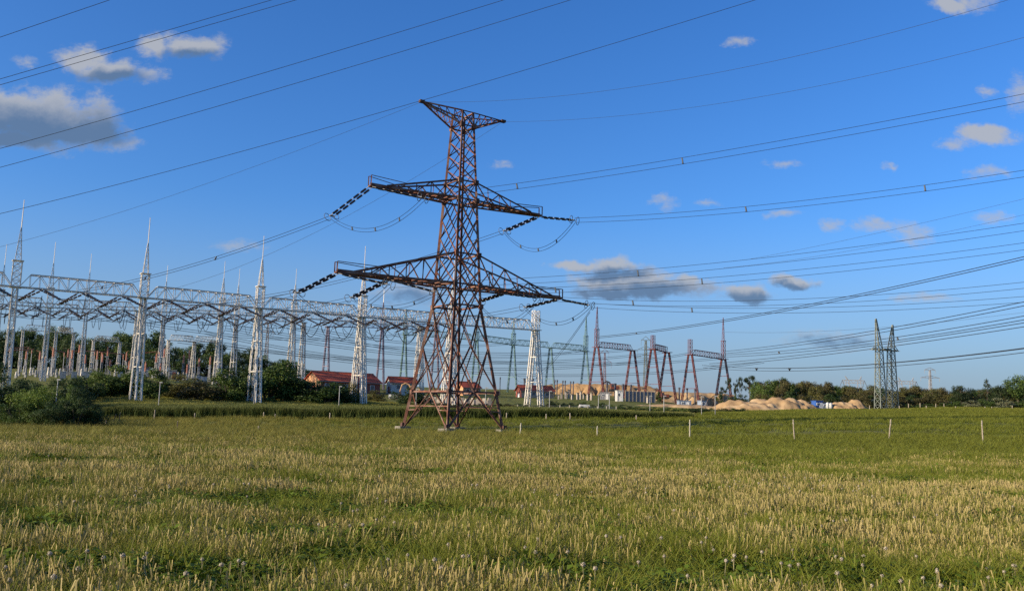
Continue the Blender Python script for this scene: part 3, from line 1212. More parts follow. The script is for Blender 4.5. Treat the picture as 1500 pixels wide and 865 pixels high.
def portal_pylon(label, px, Y, pyb, pyt, wpx):
    s = Y / F
    top = at(px, pyb, Y)
    z0 = gz(top.x, Y)
    root = empty('portal_pylon', (top.x, Y, z0))
    tag(root, label, 'pylon', None)
    H = top.z - z0
    w = wpx * s / 2
    k = .5
    mb = MB()
    mb.bar((-w, 0, H), (w, 0, H), k * .8)
    mb.bar((-w, 0, H - 1.8), (w, 0, H - 1.8), k * .6)
    for i in range(8):
        x0, x1 = -w + i * w / 4, -w + (i + 1) * w / 4
        mb.bar((x0, 0, H if i % 2 else H - 1.8), (x1, 0, H - 1.8 if i % 2 else H), k * .5)
    mb.build('crossarm', MATS['grey_steel'], root)
    for sx in (-1, 1):
        mb = MB()
        x = sx * w * .55
        for dx in (-1, 1):
            mb.bar((x + dx * w * .12, 0, H), (x * .75 + dx * w * .35, 0, 0), k * .7)
        for q in range(6):
            za, zb = H * q / 6, H * (q + 1) / 6
            mb.bar((x * .75 - w * .35 * (1 - q / 6), 0, za), (x * .75 + w * .35 * (1 - (q + 1) / 6), 0, zb), k * .4)
        mb.build('leg', MATS['grey_steel'], root)
        hz = at(px, pyt, Y).z - z0
        MB().bar((x, 0, H), (x + sx * w * .2, 0, hz), k * .8).bar((x + w * .12, 0, H), (x + sx * w * .2, 0, hz), k * .5).build('horn', MATS['grey_steel'], root)
        MB().bar((sx * w, 0, H), (sx * w * 1.3, 0, H - 5), k * .5).bar((sx * w, 0, H), (sx * w * .8, 0, H - 5), k * .5).build('insulator', MATS['ring_metal'], root)


portal_pylon('pale portal pylon above the wood, left of the twin masts', 1250, 560, 556.5, 550.5, 32)
portal_pylon('pale portal pylon above the wood, just right of the twin masts', 1327, 600, 558, 552.5, 30)


def far_pylon(label, px, Y, pyt, pya, wpx, mat='grey_steel', top_w=16, k=.42, base=None, arm2=None):
    s = Y / F
    tp = at(px, pyt, Y)
    z0 = gz(tp.x, Y)
    root = empty('distant_pylon', (tp.x, Y, z0), R(8))
    tag(root, label, 'pylon')
    H = tp.z - z0
    Ha = at(px, pya, Y).z - z0
    lattice(mb_ := MB(), (0, 0, -1), (0, 0, H), H * .042, H * .013, 10, k * .6, k * .33, xb=True)
    mb_.build('mast', MATS[mat], root)
    arms = [(Ha, wpx * s / 2), (H, top_w * s / 2)] + ([(at(px, arm2[0], Y).z - z0, arm2[1] * s / 2)] if arm2 else [])
    for hz, w in arms:
        for sx in (-1, 1):
            MB().bar((0, 0, hz + 1.6), (sx * w, 0, hz), k * .6).bar((0, 0, hz), (sx * w, 0, hz), k * .7).bar((sx * w * .5, 0, hz), (sx * w * .5, 0, hz + .8), k * .4).bar((sx * w, 0, hz), (sx * w, 0, hz - 2.5), k * .35).build('crossarm', MATS[mat], root)


far_pylon('small pale pylon with one wide crossarm far beyond the wood at right', 1362, 620, 541.5, 553, 30, top_w=17, k=.45)
far_pylon('dark slender pylon between the white gantry rows and the red roofed hall', 393, 380, 473, 486, 16, 'grey_steel', 10, .4)
far_pylon('olive lattice pylon behind the narrow red portal', 946, 370, 498, 512, 24, 'olive_steel', 14, .24, arm2=(524, 30))
far_pylon('thin greyish pylon behind the red portal with the tall spire', 886, 380, 516, 530, 20, 'purple_steel', 12, .24)

# ------------------------------------------------------------------ buildings
def quad_mesh(name, v, f, mat, parent):
    me = bpy.data.meshes.new(name)
    me.from_pydata([tuple(x) for x in v], [], f)
    return ob(name, me, MATS[mat], parent)


def house(name, label, px, Y, th, L, W, he, hr, wall, gable, roof='roof_red', wins=4, chimney=False, dz=0.0):
    """Base corner (left gable, near side) stands at photo column px."""
    p = on_ground(px, Y, dz)
    root = empty(name, p, th)
    tag(root, label, 'building')
    w = MB()
    w._add([(0, 0, -1.5), (L, 0, -1.5), (L, W, -1.5), (0, W, -1.5), (0, 0, he), (L, 0, he), (L, W, he), (0, W, he)],
           [(0, 1, 5, 4), (1, 2, 6, 5), (2, 3, 7, 6)])
    w.build('wall', MATS[wall], root)
    g = MB()
    for x, t in ((0, .0), (L, .0)):
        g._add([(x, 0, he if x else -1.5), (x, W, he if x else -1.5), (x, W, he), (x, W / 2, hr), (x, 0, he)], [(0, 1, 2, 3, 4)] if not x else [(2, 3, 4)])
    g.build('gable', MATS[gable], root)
    o_, t = .5, .14
    r_ = MB()
    for s in (0, 1):
        ye = -o_ if s == 0 else W + o_
        ze = he - o_ * (hr - he) / (W / 2)
        a, b, c, d = (-o_, ye, ze), (L + o_, ye, ze), (L + o_, W / 2, hr), (-o_, W / 2, hr)
        lo = [a, b, c, d]
        hi = [(x, y, z + t) for x, y, z in lo]
        r_._add(lo + hi, [(0, 1, 2, 3), (7, 6, 5, 4), (0, 4, 5, 1), (1, 5, 6, 2), (2, 6, 7, 3), (3, 7, 4, 0)])
    rf = r_.build('roof', MATS[roof], root)
    MB().tube([(-o_, W / 2, hr + .16), (L + o_, W / 2, hr + .16)], .12, 5).build('ridge_cap', MATS[roof], rf)
    MB().box((L / 2, -o_ - .06, he - .35), (L + .8, .12, .14)).build('gutter', MATS['lamp_metal'], rf)
    if chimney:
        MB().box((L * .6, W * .55, hr - .8), (.7, .7, 1.7)).build('chimney', MATS['wall_red'], rf)
    for k in range(wins):
        x = L * (k + .7) / (wins + .6)
        f_ = MB().box((x, -.02, he * .38), (1.3, .12, he * .4)).build('window', MATS['frame_white'], root)
        MB().box((x, -.06, he * .38 + .1), (1.05, .1, he * .4 - .2)).build('pane', MATS['glass'], f_)
    d_ = MB().box((-.02, W * .5, 0), (.12, min(2.6, W * .3), he * .62)).build('door', MATS['wall_red' if gable != 'wall_red' else 'frame_white'], root)
    MB().box((-.1, W * .5 + .4, he * .3), (.08, .1, .2)).build('handle', MATS['lamp_metal'], d_)
    return root


house('long_hall', 'long hall with red roof and sunlit orange gable behind the shrubs', 469, 236, R(35), 17.5, 11, 3.6, 6.0, 'wall_red', 'wall_orange', wins=6, dz=-.8)  # red hall's gable: low sunlight on it is put into an orange colour
house('small_house', 'small white walled house with red roof right of the long hall', 573, 250, R(24), 7.4, 5.0, 3.0, 4.5, 'wall_white', 'wall_white', wins=2, dz=.4)
house('orange_house', 'orange beige house with red roof framed between the legs of the rusty pylon', 678, 275, R(38), 6.5, 5.0, 2.9, 4.4, 'wall_beige', 'wall_orange', wins=2, dz=-.2, chimney=True)
house('pink_house', 'low reddish house with red roof behind the rightmost white column', 764, 270, R(20), 10.5, 5.0, 2.6, 4.0, 'wall_beige', 'wall_red', wins=4, dz=-.3)


# ------------------------------------------------------------------ sand
def mound(label, px, Y, wpx, pyt, depth, plateau=0.0, seed=0, name='sand_heap', mat='sand', rz=0.0):
    p = on_ground(px, Y)
    s = Y / F
    H = at(px, pyt, Y).z - p.z + .25
    n, m = 40, 26
    w = wpx * s / 2
    U, V = np.meshgrid(np.linspace(-1.12, 1.12, n), np.linspace(-1.12, 1.12, m))
    X, Yv = U * w, V * depth / 2
    r_ = np.sqrt(U ** 2 + V ** 2) + (fbm(X * .45 + seed * 9, Yv * .45, seed, 4) - .5) * .62
    prof = np.clip((1 - r_) / max(.08, 1 - plateau), 0, 1)
    prof = prof * (1.0 - .22 * prof) / .78
    Z = prof * H * (.95 + (fbm(X * .5 + 5, Yv * .5, seed + 3) - .5) * .4) + (fbm(X * 1.3, Yv * .7, seed + 8) - .5) * .3 * np.clip(prof * 6, 0, 1)
    c, s_ = math.cos(rz), math.sin(rz)
    GX, GY = X * c - Yv * s_, X * s_ + Yv * c
    base = ground_z(p.x + GX.ravel(), p.y + GY.ravel()).reshape(X.shape) - p.z
    Zs = np.where(prof > .001, np.maximum(base, 0 * base) * .4 + Z + .0, base - .5)
    Zs = np.where(prof > .001, np.maximum(Zs, base + .02), Zs)
    v = np.stack([GX.ravel(), GY.ravel(), Zs.ravel()], 1)
    ii = np.arange(n * m).reshape(m, n)
    f = np.stack([ii[:-1, :-1], ii[:-1, 1:], ii[1:, 1:], ii[1:, :-1]], -1).reshape(-1, 4)
    o = ob(name, np_mesh(name, v, f), MATS[mat], None, p)
    tag(o, label, 'sand heap' if name == 'sand_heap' else 'embankment')
    return o


mound('broad brown earth embankment behind the building site, left part', 876, 345, 205, 564.5, 34, .62, 3, 'sand_embankment', 'sand_top')
mound('tall flat topped sand bank behind the rightmost red portals', 1000, 322, 190, 575.5, 26, .65, 5, 'sand_embankment')
mound('sand bank right of the rightmost red portal', 1062, 318, 44, 577.5, 18, .3, 6, 'sand_embankment')
mound('low sand apron in front of the rightmost red portals', 1000, 225, 130, 594, 16, .5, 8, 'sand_embankment')
HEAPS = [(1084, 202, 90, 586, 10, 'long gentle sand heap at the left end of the heap row'), (1114, 204, 80, 584, 10, 'pointed sand heap second from the left in the row'), (1136, 202, 76, 583.5, 10, 'sand heap in the middle of the row with two soft crests'),
         (1158, 204, 66, 584.5, 10, 'rounded sand heap right of the middle of the row'), (1173, 204, 44, 586.5, 8, 'small sand heap left of the white tank'), (1104, 197, 90, 592, 7, 'low sand spill at the front of the heap row'),
         (1231, 212, 46, 588, 8, 'low sand heap right of the blue cabins'), (1252, 214, 46, 587, 8, 'sand heap left of the twin green masts')]
for k, (px, Y, w, t, d, lb) in enumerate(HEAPS):
    mound(lb, px, Y, w, t, d, .12, 20 + k)


# ------------------------------------------------------------------ cabins, tanks, walls
def cabin(label, px, Y, wpx, hpx, dep, mat, name='site_cabin', rz=.15, door='frame_white', roof=None, cat='cabin'):
    p = on_ground(px, Y)
    s = Y / F
    w, h = wpx * s, hpx * s
    root = empty(name, p, rz)
    tag(root, label, cat)
    MB().box((0, 0, -.3), (w, dep, h + .3)).build('body', MATS[mat], root)
    MB().box((0, 0, h + .004), (w + .25, dep + .25, .14)).build('roof', MATS[roof or mat], root)
    n = max(3, int(w / .5))
    mb = MB()
    for k in range(n):
        mb.box((-w / 2 + w * (k + .5) / n, -dep / 2 - .03, .1), (.1, .06, h - .2))
    mb.build('rib_panel', MATS[mat], root)
    d_ = MB().box((w * .22, -dep / 2 - .05, .05), (.8, .1, h * .78)).build('door', MATS[door], root)
    MB().box((w * .22 - .28, -dep / 2 - .12, h * .38), (.08, .06, .16)).build('handle', MATS['lamp_metal'], d_)
    f_ = MB().box((-w * .2, -dep / 2 - .05, h * .48), (.8, .1, h * .3)).build('window', MATS['frame_white'], root)
    MB().box((-w * .2, -dep / 2 - .09, h * .48 + .08), (.62, .08, h * .3 - .16)).build('pane', MATS['glass'], f_)


cabin('bright blue site cabin beside the white tanks', 1197, 206, 11, 11, 1.9, 'blue_paint', rz=.25)
cabin('grey blue cabin with dark blue roof behind the white toilet box', 1208, 210, 14, 8, 2.4, 'blue_grey', roof='blue_dark', rz=.1)
cabin('pale blue grey container under the rightmost red portal', 1002, 250, 18, 7.5, 2.5, 'blue_grey', 'container', cat='container', rz=.05)
cabin('small light blue container left of the dark excavator', 1029, 255, 10, 9, 2.3, 'blue_grey', 'container', cat='container', rz=.3)
cabin('white cream container in the building site', 907, 262, 9.5, 15, 2.4, 'plastic_white', 'container', cat='container', rz=.1)
cabin('grey shed with pitched tarpaulin beside the tall red spire', 886, 275, 14, 10, 3.0, 'panel_grey', 'shed', cat='shed', rz=-.1)
cabin('wide grey switch house at the right of the yard', 340, 255, 20, 11, 3.0, 'panel_grey', 'switch_house', cat='building', rz=.45)
cabin('grey switch house behind the second white column', 211, 240, 13, 13, 2.8, 'panel_grey', 'switch_house', cat='building', rz=.45)
cabin('little brown doored kiosk among the breakers', 252, 236, 11, 12, 2.2, 'cabinet_grey', 'kiosk', cat='kiosk', door='wall_red', rz=.3)


def tank(label, px, Y, wpx, hpx):
    p = on_ground(px, Y)
    s = Y / F
    root = empty('water_tank', p)
    tag(root, label, 'tank')
    w, h = wpx * s / 2, hpx * s
    MB().lathe([(w, -.2), (w, h * .9), (w * .8, h), (w * .25, h * 1.04)], 14).build('shell', MATS['plastic_white'], root, True)
    MB().lathe([(w * .25, h * 1.0), (w * .25, h * 1.1), (.02, h * 1.12)], 10).build('cap', MATS['lamp_metal'], root)
    for k in range(3):
        MB().tube([(w * 1.02 * math.cos(a), w * 1.02 * math.sin(a), h * (.2 + .25 * k)) for a in np.linspace(0, 2 * math.pi, 14, endpoint=False)], .03, 4, True).build('band', MATS['frame_white'], root)


tank('small white tank at the left of the blue cabin', 1184, 204, 5, 6.5)
tank('tall white tank at the right of the blue cabin', 1212.5, 203, 4.5, 9)
tank('white tank farthest right beside the blue cabins', 1217, 206, 5, 8)

p = on_ground(916, 268)
cw = empty('concrete_wall', p, R(12))
tag(cw, 'grey concrete panel wall on the building site behind the red columns', 'wall')
pm = MB().box((0, 0, -.3), (1.12, .2, 3.3)).mesh('panel')
for k in range(8):
    ob('panel', pm, MATS['panel_grey'], cw, (.6 + k * 1.18, (k % 2) * .05, 0))
qm = MB().box((0, 0, -.3), (.16, .4, 3.6)).mesh('pier')
for k in range(9):
    ob('pier', qm, MATS['concrete'], cw, (k * 1.18, -.1, 0))

# dark pipes standing on the site
ORD = ['first', 'second', 'third', 'fourth', 'fifth', 'sixth', 'seventh', 'eighth', 'ninth', 'tenth', 'eleventh', 'twelfth', 'thirteenth', 'fourteenth', 'fifteenth', 'sixteenth', 'seventeenth', 'eighteenth']
PIPES = [(732, 552, .30), (767.5, 553.5, .5), (780, 554, .5), (812, 556, .38), (815.7, 556, .38), (824, 557, .35), (827.5, 557, .35), (835.5, 558, .35), (839.5, 558, .35), (889, 560, .5), (901, 561, .62), (912.3, 562, .66), (924, 563, .5), (995, 567, .5), (1006.5, 568, .45), (1018, 569, .45)]
for k, (px, pt, r_) in enumerate(PIPES):
    Y = 292 + (k % 3) * 4
    p = on_ground(px, Y)
    H = at(px, pt, Y).z - p.z
    root = empty('standing_pipe', p)
    tag(root, '%s from the left of the dark upright pipes on the building site' % ORD[k], 'pipe', 'dark upright pipes on the building site')
    MB().lathe([(r_ * .5, -.5), (r_ * .5, H)], 9).build('shaft', MATS['pipe_dark'], root, True)
    MB().lathe([(r_ * .75, H - .7), (r_ * .75, H - .1), (r_ * .55, H)], 9).build('collar', MATS['pipe_dark'], root)
PILL = [818, 822.5, 829, 833, 838, 846, 850.5, 855, 861, 866, 935, 941, 948]
for k, px in enumerate(PILL):
    Y = 262 + (k % 4) * 5
    p = on_ground(px, Y)
    root = empty('concrete_pillar', p, .1 * k)
    tag(root, '%s from the left of the pale concrete pillars on the building site' % ORD[k], 'pillar', 'pale concrete pillars on the building site')
    h = (6 + (k * 37 % 7)) * Y / F
    MB().box((0, 0, -.4), (.4 + .1 * (k % 3), .5, h + .4)).build('shaft', MATS['rubble'], root)
    MB().box((0, 0, h + .003), (.85, .75, .22)).build('cap', MATS['concrete'], root)

# pale blocks behind the pylon feet
for k, px in enumerate(range(612, 722, 8)):
    Y = 196 + (k % 3) * 3
    p = on_ground(px, Y, -.1)
    mb = MB()
    rr = random.Random(k)
    mb.box((0, 0, 0), (1.15, 1.3, (1.0 + rr.random() * .5)), .94)
    mb.box((rr.uniform(-.2, .3), .1, 1.2), (.75, .7, .35 + rr.random() * .3), .8)
    o = mb.build('concrete_block', MATS['rubble'], loc=p)
    o.rotation_euler = (0, 0, rr.uniform(-.4, .4))
    tag(o, '%s from the left of the pale blocks stacked behind the pylon feet' % ORD[k], 'block', 'pale blocks behind the pylon feet')
for k, px in enumerate((571.5, 576, 580.5)):
    p = on_ground(px, 215)
    root = empty('pallet_stack', p)
    tag(root, '%s white bagged pallet in front of the small white house' % ('left', 'middle', 'right')[k], 'pallet', 'white pallets by the small house')
    MB().box((0, 0, .15), (.72, .8, .9), .93).build('load', MATS['plastic_white'], root)
    MB().box((0, 0, -.1), (.78, .85, .24)).build('pallet', MATS['post_wood'], root)
for px, wpx, lb in ((856, 15, 'low white trailer left of the slender pole on the site bank'), (886, 11, 'low white trailer right of the tall red spire on the site bank')):
    p = on_ground(px, 178)
    s = 178 / F
    root = empty('low_trailer', p, .1)
    tag(root, lb, 'trailer')
    MB().box((0, 0, .35), (wpx * s, 1.3, .5), .9).build('bed', MATS['plastic_white'], root)
    for sx in (-.3, .3):
        MB().tube([(sx * wpx * s, -.72, .28), (sx * wpx * s, -.5, .28)], .28, 10).build('wheel', MATS['rubber'], root)
    MB().bar((wpx * s / 2, 0, .4), (wpx * s / 2 + .8, 0, .3), .1).build('drawbar', MATS['lamp_metal'], root)


def excavator(label, px, Y, k, body, flip=1, dz=0.0, boomc=None):
    p = on_ground(px, Y, dz)
    root = empty('excavator', p, R(8))
    tag(root, label, 'excavator')
    boomc = boomc or body
    th_ = .75 if body == 'tan_paint' else 1.0
    f = flip
    for y in (-.9, .9):
        MB().box((0, y * k, 0), (3.2 * k, .5 * k, .75 * k), .8).build('track', MATS['rubber'], root)
    b_ = MB().box((.5 * f * k, 0, .8 * k), (2.4 * k, 2.0 * k, 1.1 * k), .92).build('body', MATS[body], root)
    c_ = MB().box((-.7 * f * k, -.5 * k, .85 * k), (1.0 * k, .9 * k, 1.7 * k), .85).build('cab', MATS[body], root)
    MB().box((-.74 * f * k, -.97 * k, 1.55 * k), (.7 * k, .06, .75 * k)).build('window', MATS['glass'], c_)
    pts = [(-.6 * f * k, .3, 1.4 * k), (-1.4 * f * k, .3, 2.9 * k), (-2.4 * f * k, .3, 3.3 * k), (-3.4 * f * k, .3, 2.8 * k)]
    MB().tube(pts, [.26 * k * th_, .28 * k * th_, .26 * k * th_, .18 * k * th_], 6).build('boom', MATS[boomc], root)
    MB().tube([(-3.3 * f * k, .3, 2.9 * k), (-3.9 * f * k, .3, .9 * k)], [.2 * k, .13 * k], 6).build('arm', MATS[boomc], root)
    MB().box((-3.75 * f * k, .3, .2 * k), (.8 * k, .8 * k, .75 * k), .7).build('bucket', MATS['digger_dark'], root)


excavator('dark excavator with raised boom on the sand by the rightmost red portal', 1051, 240, .78, 'digger_dark')
excavator('reddish excavator with dark arched boom behind the building site', 899, 312, 1.05, 'digger_red', dz=2.0, boomc='digger_dark')
excavator('brown excavator beside the narrow red portal', 973, 312, .9, 'digger_red', dz=.8)
excavator('tan excavator with its boom raised behind the left leg of the rusty pylon', 606, 236, .95, 'tan_paint', dz=.6)


# ------------------------------------------------------------------ switchyard equipment
PINK = MB()
prof = []
for k in range(8):
    prof += [(.17, k * .26), (.36, k * .26 + .08), (.17, k * .26 + .2)]
PINK.lathe(prof + [(.17, 2.1)], 8)
PINK = PINK.mesh('insulator')
PINK.materials.append(MATS['insulator_pink'])
PK = [(75, 511), (97, 513), (103, 514), (113, 506), (102, 529), (140, 515), (155, 510), (148, 519), (183, 517), (227, 519), (238, 512), (234, 534), (267, 521), (275, 515), (273, 535), (306, 523), (313, 526), (188, 530), (212, 532), (160, 528), (123, 521), (56, 516), (64, 524), (200, 522), (290, 526), (323, 530), (36, 515)]
for k, (px, pt) in enumerate(PK):
    Y = 236 + (k * 5 % 22)
    p = on_ground(px, Y)
    H = at(px, pt, Y).z - p.z
    root = empty('post_breaker', p, .3 * k)
    tag(root, 'pinkish orange ribbed breaker insulator on a slim stand in the switchyard', 'breaker', 'orange breakers in the switchyard')
    hs = max(.6, H - 2.1)
    mb = MB()
    for x, y in ((-.25, -.25), (.25, -.25), (.25, .25), (-.25, .25)):
        mb.bar((x, y, -.4), (x * .7, y * .7, hs), .1)
    for q in range(3):
        mb.bar((-.24, -.24, hs * q / 3), (.22, -.22, hs * (q + 1) / 3), .07)
    mb.box((0, 0, hs - .12), (.7, .7, .12))
    mb.build('stand', MATS['grey_steel'], root)
    ob('insulator', PINK, MATS['insulator_pink'], root, (0, 0, hs))
    MB().lathe([(.14, 0), (.2, .1), (.2, .3), (.05, .4)], 8, (0, 0, hs + 2.1)).bar((0, 0, hs + 2.3), (-1.3, .2, hs + 2.7), .06).build('terminal', MATS['busbar_orange'], root)
EQM = MB().box((0, 0, -.4), (.5, .5, 1.0)).mesh('pedestal')
EQT = MB().lathe([(.16, 0), (.3, .08), (.3, .55), (.2, .7), (.28, .85), (.2, 1.0), (.28, 1.15), (.2, 1.3), (.26, 1.45), (.1, 1.6)], 8).mesh('bushing')
k = 0
for px in list(range(24, 62, 5)) + list(range(72, 104, 4)) + [118, 124, 130, 146, 166, 190, 222, 228, 262, 270, 285, 297, 318, 326]:
    Y = 222 + (k * 11 % 29)
    p = on_ground(px + random.uniform(-2.2, 2.2), Y)
    root = empty('voltage_transformer', p)
    tag(root, 'pale grey bushing on a pedestal among the switchyard equipment', 'transformer', 'pale grey bushings in the switchyard')
    ob('pedestal', EQM, MATS['cabinet_grey'], root)
    o = ob('bushing', EQT, MATS['cabinet_grey' if k % 4 else 'white_steel'], root, (0, 0, .6))
    o.scale = (1, 1, .6 + .7 * (k * 13 % 7) / 6)
    k += 1
for k, (px, Y) in enumerate(((92, 222), (108, 221), (126, 222), (291, 228), (299, 227), (60, 226), (176, 228))):
    p = on_ground(px, Y)
    root = empty('control_cabinet', p, .4)
    tag(root, '%s from the left of the pale control cabinets in the switchyard' % ORD[[1, 2, 3, 5, 6, 0, 4][k]], 'cabinet', 'control cabinets in the switchyard')
    MB().box((0, 0, -.3), (1.3, .7, 2.0)).build('body', MATS['cabinet_grey'], root)
    MB().box((0, 0, 1.7), (1.45, .85, .1)).build('roof', MATS['plastic_white'], root)
    for s in (-1, 1):
        d_ = MB().box((s * .31, -.36, .1), (.56, .05, 1.5)).build('door', MATS['cabinet_door'], root)
        MB().box((s * .12, -.4, .8), (.05, .05, .2)).build('handle', MATS['lamp_metal'], d_)
BUS = [((12, 510), (44, 508), 262, 'upper left'), ((12, 513.5), (50, 511), 258, 'lower left'), ((76, 512), (96, 516), 256, 'second'), ((104, 514), (142, 514), 258, 'third'), ((146, 515), (184, 519), 256, 'fourth'), ((190, 519), (238, 514), 256, 'fifth')]
for a, b, Y, w in BUS:
    A, B = at(a[0], a[1], Y), at(b[0], b[1], Y + 6)
    z0 = gz(A.x, A.y)
    root = empty('busbar', (A.x, A.y, z0))
    tag(root, '%s orange tubular busbar on slim supports in the switchyard' % w, 'busbar', 'orange busbars')
    o = Vector((A.x, A.y, z0))
    MB().tube([A - o, B - o], .13, 6).build('tube', MATS['busbar_orange'], root)
    for t in (.08, .92):
        q = A.lerp(B, t) - o
        g = gz((q + o).x, (q + o).y) - z0
        MB().bar((q.x, q.y, g - .3), (q.x, q.y, q.z - 1.3), .14).build('support', MATS['grey_steel'], root)
        MB().lathe([(.1, 0), (.2, .2), (.1, .4), (.2, .6), (.1, .8), (.2, 1.0), (.1, 1.2)], 6, (q.x, q.y, q.z - 1.3)).build('insulator', MATS['insulator_pink'], root)


# ------------------------------------------------------------------ poles and posts
POLES = [(79, 556, 96), (231, 560, 114), (371, 562, 118), (495.5, 566, 116), (608.6, 570, 122), (710.5, 568, 116), (804.5, 573, 122), (876.5, 578, 140), (892.5, 578, 122), (952, 580, 138), (972.5, 580, 122), (1027.7, 581, 124), (1047.7, 580, 124)]
for k, (px, pt, Y) in enumerate(POLES):
    p = on_ground(px, Y)
    H = at(px, pt, Y).z - p.z
    root = empty('lamp_post', p)
    tag(root, '%s from the left of the slender pale lamp posts along the switchyard boundary' % ORD[k], 'lamp post', 'slender lamp posts along the boundary')
    MB().tube([(0, 0, -.4), (0, 0, H * .5), (0, 0, H)], [.065, .055, .045], 7).build('pole', MATS['lamp_metal'], root, True)
    l_ = MB().box((.12, -.05, H), (.42, .2, .1), .8).build('lamp_head', MATS['lamp_metal'], root)
    MB().box((.14, -.05, H - .03), (.3, .14, .035)).build('lens', MATS['lamp_glass'], l_)


def post(label, px, Y, top, mat, lean=0.0, r_=.06, group='wooden fence posts across the meadow', cap=True):
    p = on_ground(px, Y)
    H = max(.5, at(px, top, Y).z - p.z)
    root = empty('fence_post', p)
    root.rotation_euler = (0, lean, random.uniform(0, 3))
    tag(root, label, 'post', group)
    rr = random.Random(int(px * 7))
    pts = [(rr.uniform(-.012, .012), rr.uniform(-.012, .012), z) for z in np.linspace(0, H, 6)]
    pts[0] = (0, 0, -.4)
    MB().tube(pts, [r_ * 1.05, r_, r_ * 1.03, r_ * .97, r_, r_ * .92], 7).build('shaft', MATS[mat], root)
    MB().lathe([(r_ * .95, H - .002), (r_ * .7, H + .03), (.005, H + .04)], 7).build('cut_top', MATS['post_pale'], root)
    if cap:
        MB().box((0, r_ + .01, H * .85), (.03, .03, .05)).build('wire_staple', MATS['lamp_metal'], root)


NEAR_POSTS = [(49, 94, 615, 'post_pale', 0, 'thin pale fence post in front of the big bush at far left'), (99, 94, 618.5, 'post_wood', 0, 'short fence post in front of the bush, second at the left'),
              (155, 93, 620.5, 'post_wood', 0, 'short fence post at the right end of the bush'), (174, 96, 604, 'post_dark', .05, 'dark leaning stake right of the bush'), (165, 97, 606, 'post_dark', .3, 'slanting brace stick propped on the dark stake by the bush'),
              (259, 80, 617, 'post_dark', .03, 'dark thin fence post in the meadow left of the white columns'), (378.5, 80, 629, 'post_wood', .06, 'stubby fence post below the second white column'),
              (653.5, 70, 627, 'post_pale', -.02, 'pale fence post right in front of the pylon foot'), (761.5, 64, 619.5, 'post_pale', .1, 'tilted pale fence post just right of the pylon feet'),
              (875, 63, 624, 'post_pale', .03, 'pale fence post midway between pylon and field centre'), (1010.5, 62, 615, 'post_pale', -.01, 'pale fence post below the rightmost red portals'),
              (1164, 62, 614.5, 'post_wood', -.13, 'left leaning fence post below the sand heaps'), (1302, 62, 614, 'post_wood', -.12, 'bent fence post below the twin green masts'), (1440, 61, 616, 'post_wood', .01, 'upright fence post farthest right in the meadow')]
for px, Y, t, m_, ln, lb in NEAR_POSTS:
    post(lb, px, Y, t, m_, ln, .047)
MIDP = [(226, 600), (285, 605), (386, 603.5), (403, 607.5), (483, 604.5), (742, 604.5), (800, 606), (932, 608), (835, 605)]
for k, (px, t) in enumerate(MIDP):
    post('%s from the left of the small posts along the crop edge' % ORD[k if k < 7 else (8 if k == 7 else 7)], px, 107, t, 'post_wood', 0, .07, 'small posts along the crop edge')
FARP = [(1274, 593.5), (1317.5, 594), (1357, 594), (1400, 596), (1443, 596), (1453, 597), (1483, 594), (1331, 591), (1348, 590), (1371, 591), (1383, 591)]
for k, (px, t) in enumerate(FARP):
    post('weathered fence post at the far field edge, %s from the left' % ORD[sorted(q[0] for q in FARP).index(px)], px, 186 if k < 7 else 200, t, 'post_wood', 0, .09, 'pale posts at the far field edge')
# wire mesh fence beyond the crop
FX = [758, 775, 790, 820, 834, 847.5, 861, 875, 888.5, 902.5]
pts = [on_ground(px, 150) for px in FX]
wf = empty('wire_fence', pts[0])
tag(wf, 'low wire mesh fence on pale posts beyond the crop, right of the last white column', 'fence')
for q in pts:
    MB().box((0, 0, -.3), (.16, .16, 1.35)).build('post', MATS['post_pale'], wf, loc=q - pts[0])
for a, b in zip(pts[:-1], pts[1:]):
    mb = MB()
    for h in (.15, .35, .55, .75, .95):
        mb.bar(a - pts[0] + Vector((0, 0, h)), b - pts[0] + Vector((0, 0, h)), .025)
    n = 10
    for k in range(1, n):
        q = a.lerp(b, k / n) - pts[0]
        mb.bar(q + Vector((0, 0, .12)), q + Vector((0, 0, .97)), .02)
    mb.build('mesh_panel', MATS['mesh_wire'], wf)

